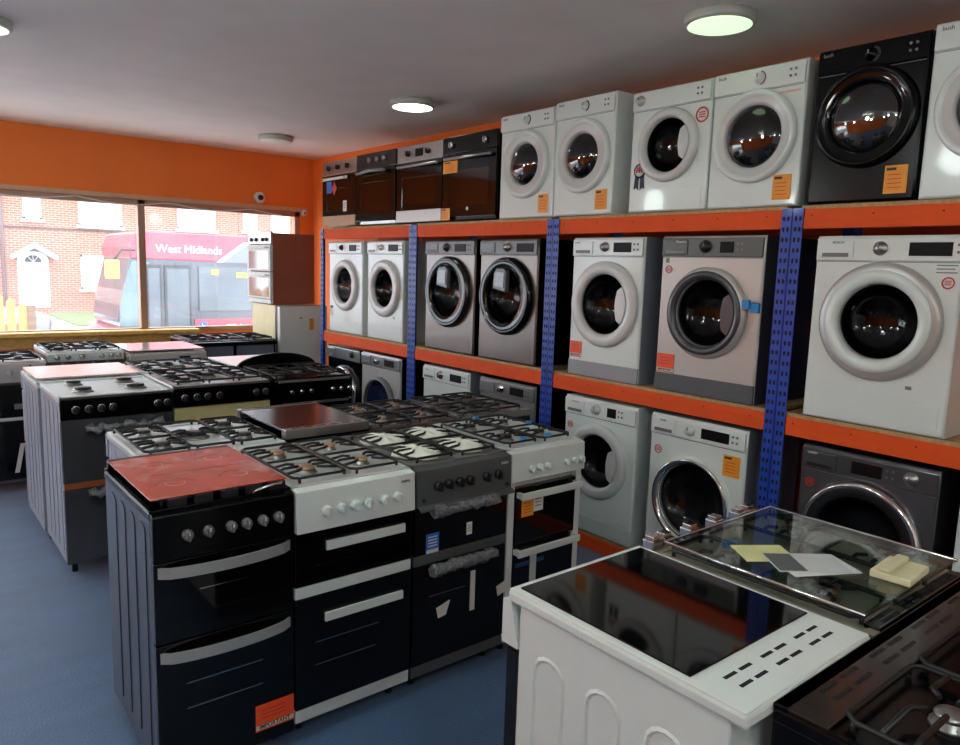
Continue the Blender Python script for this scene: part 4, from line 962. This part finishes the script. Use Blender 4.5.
# --- window corner: fridges and the double oven on top
fz = 1.275-FLOOR
fz = 1.255-FLOOR
r = thing('fridge', 'upright fridge with cream side and white door, under the double oven in the window corner', 'fridge', (3.48, 7.30, FLOOR), 0)
MB().box(-.27, .27, .02, .62, .02, fz-.005, mat('cream_fridge_side', (226, 218, 170), .4, 0, .1), .006).build('body', r)
MB().box(-.265, .265, -.035, .02, .03, fz-.01, BPLAST).build('door_seal', r)
MB().box(-.27, .27, -.10, -.035, .03, fz-.012, WHITE, .008).build('door', r)
MB().box(.06, .11, -.103, -.099, fz-.26, fz-.14, STK_Y).build('sticker', r)
MB().box(-.05, -.02, -.103, -.099, fz-.14, fz-.125, INKG).build('badge', r)
# double oven: front faces -X
r = thing('double_oven', 'built-in double oven with brown side standing on the fridges in the window corner', 'oven', (3.19, 7.66, 1.26), -PI/2)
MB().box(-.285, .27, .02, .50, .0, .735, BROWN, .003).box(-.288, -.28, .08, .16, .56, .572, HOLE).build('body', r)
MB().box(-.30, .30, -.002, .02, .62, .745, STEEL, .003).build('control_panel', r)
for x in (-.2, -.07, .1, .2): MB().lathe((x, -.002, .665), [(.02, 0), (.018, -.018), (0, -.02)], BPLAST, 'y', 16).build('knob', r)
for za, zb in ((.34, .61), (.05, .325)):
    d = MB().box(-.30, .30, -.012, .02, za, zb, WHITEP, .003).build('oven_door', r)
    MB().box(-.26, .26, -.014, -.010, za+.02, zb-.06, mat('mirror_grey_glass', (90, 86, 88), .05, .2, .8)).build('door_window', d)
    q = MB(); handle_bar(q, -.27, .27, zb-.035, zb-.018, -.012, STK_W); q.build('handle', d)
MB().box(-.30, .30, -.008, .02, .0, .045, WHITEP, .002).build('bottom_trim', r)

# --- FOREGROUND right
def slots(m, x0, x1, y0, y1, z, mt=HOLE, groups=3):
    W = (x1-x0)/groups
    for g in range(groups):
        for i in range(2):
            for j in range(2):
                a = x0+g*W+W*.12+i*W*.40; yy = y0+(y1-y0)*(.28+.36*j)
                m.box(a, a+W*.30, yy-.0045, yy+.0045, z-.001, z+.0006, mt, .002 if False else 0)
r = thing('ceramic_cooker', 'white electric cooker with black ceramic hob, lower right foreground', 'cooker', (1.445, 1.30, FLOOR), PI, 'cookers in the lower right foreground')
W_ = .515; hx = W_/2; O = OFFZ; D = .65; h = .905
m = MB(O).box(-hx+.006, hx-.006, .03, D-.03, 0, h-.03, WHITE, .004)
for sx in (-1, 1):
    for k in range(3):
        ya = .085+k*.17; yb = ya+.11; xx = sx*(hx-.006); K = 8
        def outline(e):
            a, b_ = ya+e, yb-e
            return [(a, .08+e), (b_, .08+e), (b_, h-.17-e)]+[((a+b_)/2+(b_-a)/2*math.cos(PI*i/K), h-.17-e+.045*math.sin(PI*i/K)) for i in range(1, K)]+[(a, h-.17-e)]
        o1 = outline(0); o2 = outline(.008); o3 = outline(.014)
        m.loops([[Vector((xx-sx*.0005, y, z)) for y, z in o1], [Vector((xx+sx*.004, y, z)) for y, z in o2], [Vector((xx-sx*.0004, y, z)) for y, z in o3]], WHITE, False)
m.build('body', r)
m = MB(O).box(-hx, hx, -.01, D+.005, h-.035, h-.004, WHITE, .008); 
m.box(-hx+.003, hx-.003, -.008, D, h-.008, h, WHITE, .003); slots(m, -hx+.05, hx-.05, D-.12, D-.02, h); m.build('hob', r)
MB(O).box(-hx+.022, hx-.022, .012, D-.135, h-.001, h+.004, BGLASS, .0015).build('ceramic_glass', r)
MB(O).prism([(0, h-.03), (-.03, h-.035), (-.03, h-.15), (.03, h-.15)], -hx+.002, hx-.002, WHITE, 'yz').build('control_panel', r)
for x in (-.4, -.25, -.1, .1, .25, .4): knob(r, x*W_, -.03, h-.09-FLOOR, .018, WHITEP, (0, 0, 0))
for za, zb in ((.46, .745), (.03, .45)):
    d = MB(O).box(-hx+.004, hx-.004, -.012, .03, za, zb, BGLASS, .003).build('oven_door', r)
    q = MB(O); handle_bar(q, -.2, .2, zb-.05, zb-.02, -.012, WHITEP); q.build('handle', d)
for sx in (-1, 1):
    for y in (.08, D-.08): MB(O).cyl((sx*(hx-.05), y, FLOOR), (sx*(hx-.05), y, .003), .016, BPLAST, n=12).build('foot', r)

def fill_clear(r, w_, h, O):
    MB(O).box(-w_/2+.006, w_/2-.006, .03, .60, h+.034, h+.039, GLASSC, .002).build('glass_lid', r)
    m = MB(O).tube([(-w_/2+.01, .60, h+.037), (-w_/2+.01, .03, h+.037), (w_/2-.01, .03, h+.037), (w_/2-.01, .60, h+.037)], .005, CHROME, 6); m.build('lid_rim', r)
    for x in (-.42, -.33, -.10, .13, .35, .44):
        q = MB(O).box(x*w_-.024, x*w_+.024, -.055, -.012, h-.01, h+.022, CHROME, .004).box(x*w_-.018, x*w_+.018, -.050, -.018, h+.022, h+.034, CHROME, .003); q.build('knob', r)
    m = MB(O).box(-w_/2+.03, w_/2-.03, .59, .628, h, h+.012, BGLASS, .002); slots(m, -w_/2+.05, w_/2-.05, .588, .632, h+.0125, HOLE, 4); m.build('rear_vent', r)
cooker('steel gas cooker with a clear glass lid and chrome knobs, right foreground', 2.035, .60, 1.28, PI, D=.63, h=.885, body=STEEL, hobm=mat('olive_steel_hob', (150, 146, 128), .32, .35), hob='five', ph=.12, doors=({'z': (.45, .75)}, {'z': (.03, .44)}), fill=fill_clear, bcap=CHROME, gr_m=BPLAST,
       group='cookers in the lower right foreground')
# leaflets and foam on the glass lid
LID = .885+.0395
def leaflet(label, pts, col, z, lines=True):
    m = MB().prism(pts, 0, .0012, mat('leaflet_paper', col, .6), 'xy')
    o = m.build('leaflet', None, (0, 0, z)); tag(o, label, 'leaflet', 'leaflets on the clear glass lid'); return o
def rect(cx, cy, a, b_, deg):
    q = math.radians(deg); c, s = math.cos(q), math.sin(q)
    return [(cx+x*c-y*s, cy+x*s+y*c) for x, y in ((-a/2, -b_/2), (a/2, -b_/2), (a/2, b_/2), (-a/2, b_/2))]
leaflet('pale yellow-green leaflet on the clear glass lid', rect(1.905, 1.03, .15, .12, -35), (214, 214, 150), LID)
leaflet('white leaflet lying beneath the dark-headed one on the glass lid', rect(1.935, .90, .20, .13, -28), (214, 218, 212), LID+.0015)
o = leaflet('grey and white printed leaflet topmost on the glass lid', rect(1.93, .92, .20, .13, -38), (196, 200, 198), LID+.003)
q = math.radians(62)
m = MB().prism(rect(1.884, .956, .075, .12, -38), .0012, .0018, mat('leaflet_dark_block', (92, 98, 96), .6), 'xy'); m.build('printed_block', o)
fb = MB().box(-.05, .05, -.075, .075, 0, .02, mat('cream_foam', (214, 208, 170), .9, 0, 0, .04), .004).box(-.03, .0, -.075, .075, .02, .032, mat('cream_foam_rib', (214, 208, 170), .9), .004)
o = fb.build('foam_block', None, (2.07, .735, LID)); o.rotation_euler = (0, 0, math.radians(-86)); tag(o, 'cream ribbed foam block on the near corner of the glass lid', 'packing foam')

def fill_blk(r, w_, h, O):
    m = MB(O).box(-w_/2+.004, w_/2-.004, .54, .643, h-.002, h+.004, mat('smoked_rear_strip', (46, 40, 38), .14), .002)
    slots(m, -w_/2+.08, w_/2-.08, .555, .635, h+.0045, BPLAST, 4); m.build('rear_vent', r)
cooker('black gas range cooker, bottom right corner of the photo', 1.80, 1.05, .0, 0, D=.645, h=.895, body=BLACK, hobm=BLACK, hob='five', panel=BLACK, ph=.14, knobs=(-.4, -.3, -.2, .2, .3, .4), doors=({'z': (.45, .75)}, {'z': (.03, .44)}), fill=fill_blk, gback=.115, group='cookers in the lower right foreground', bcap=STEEL)
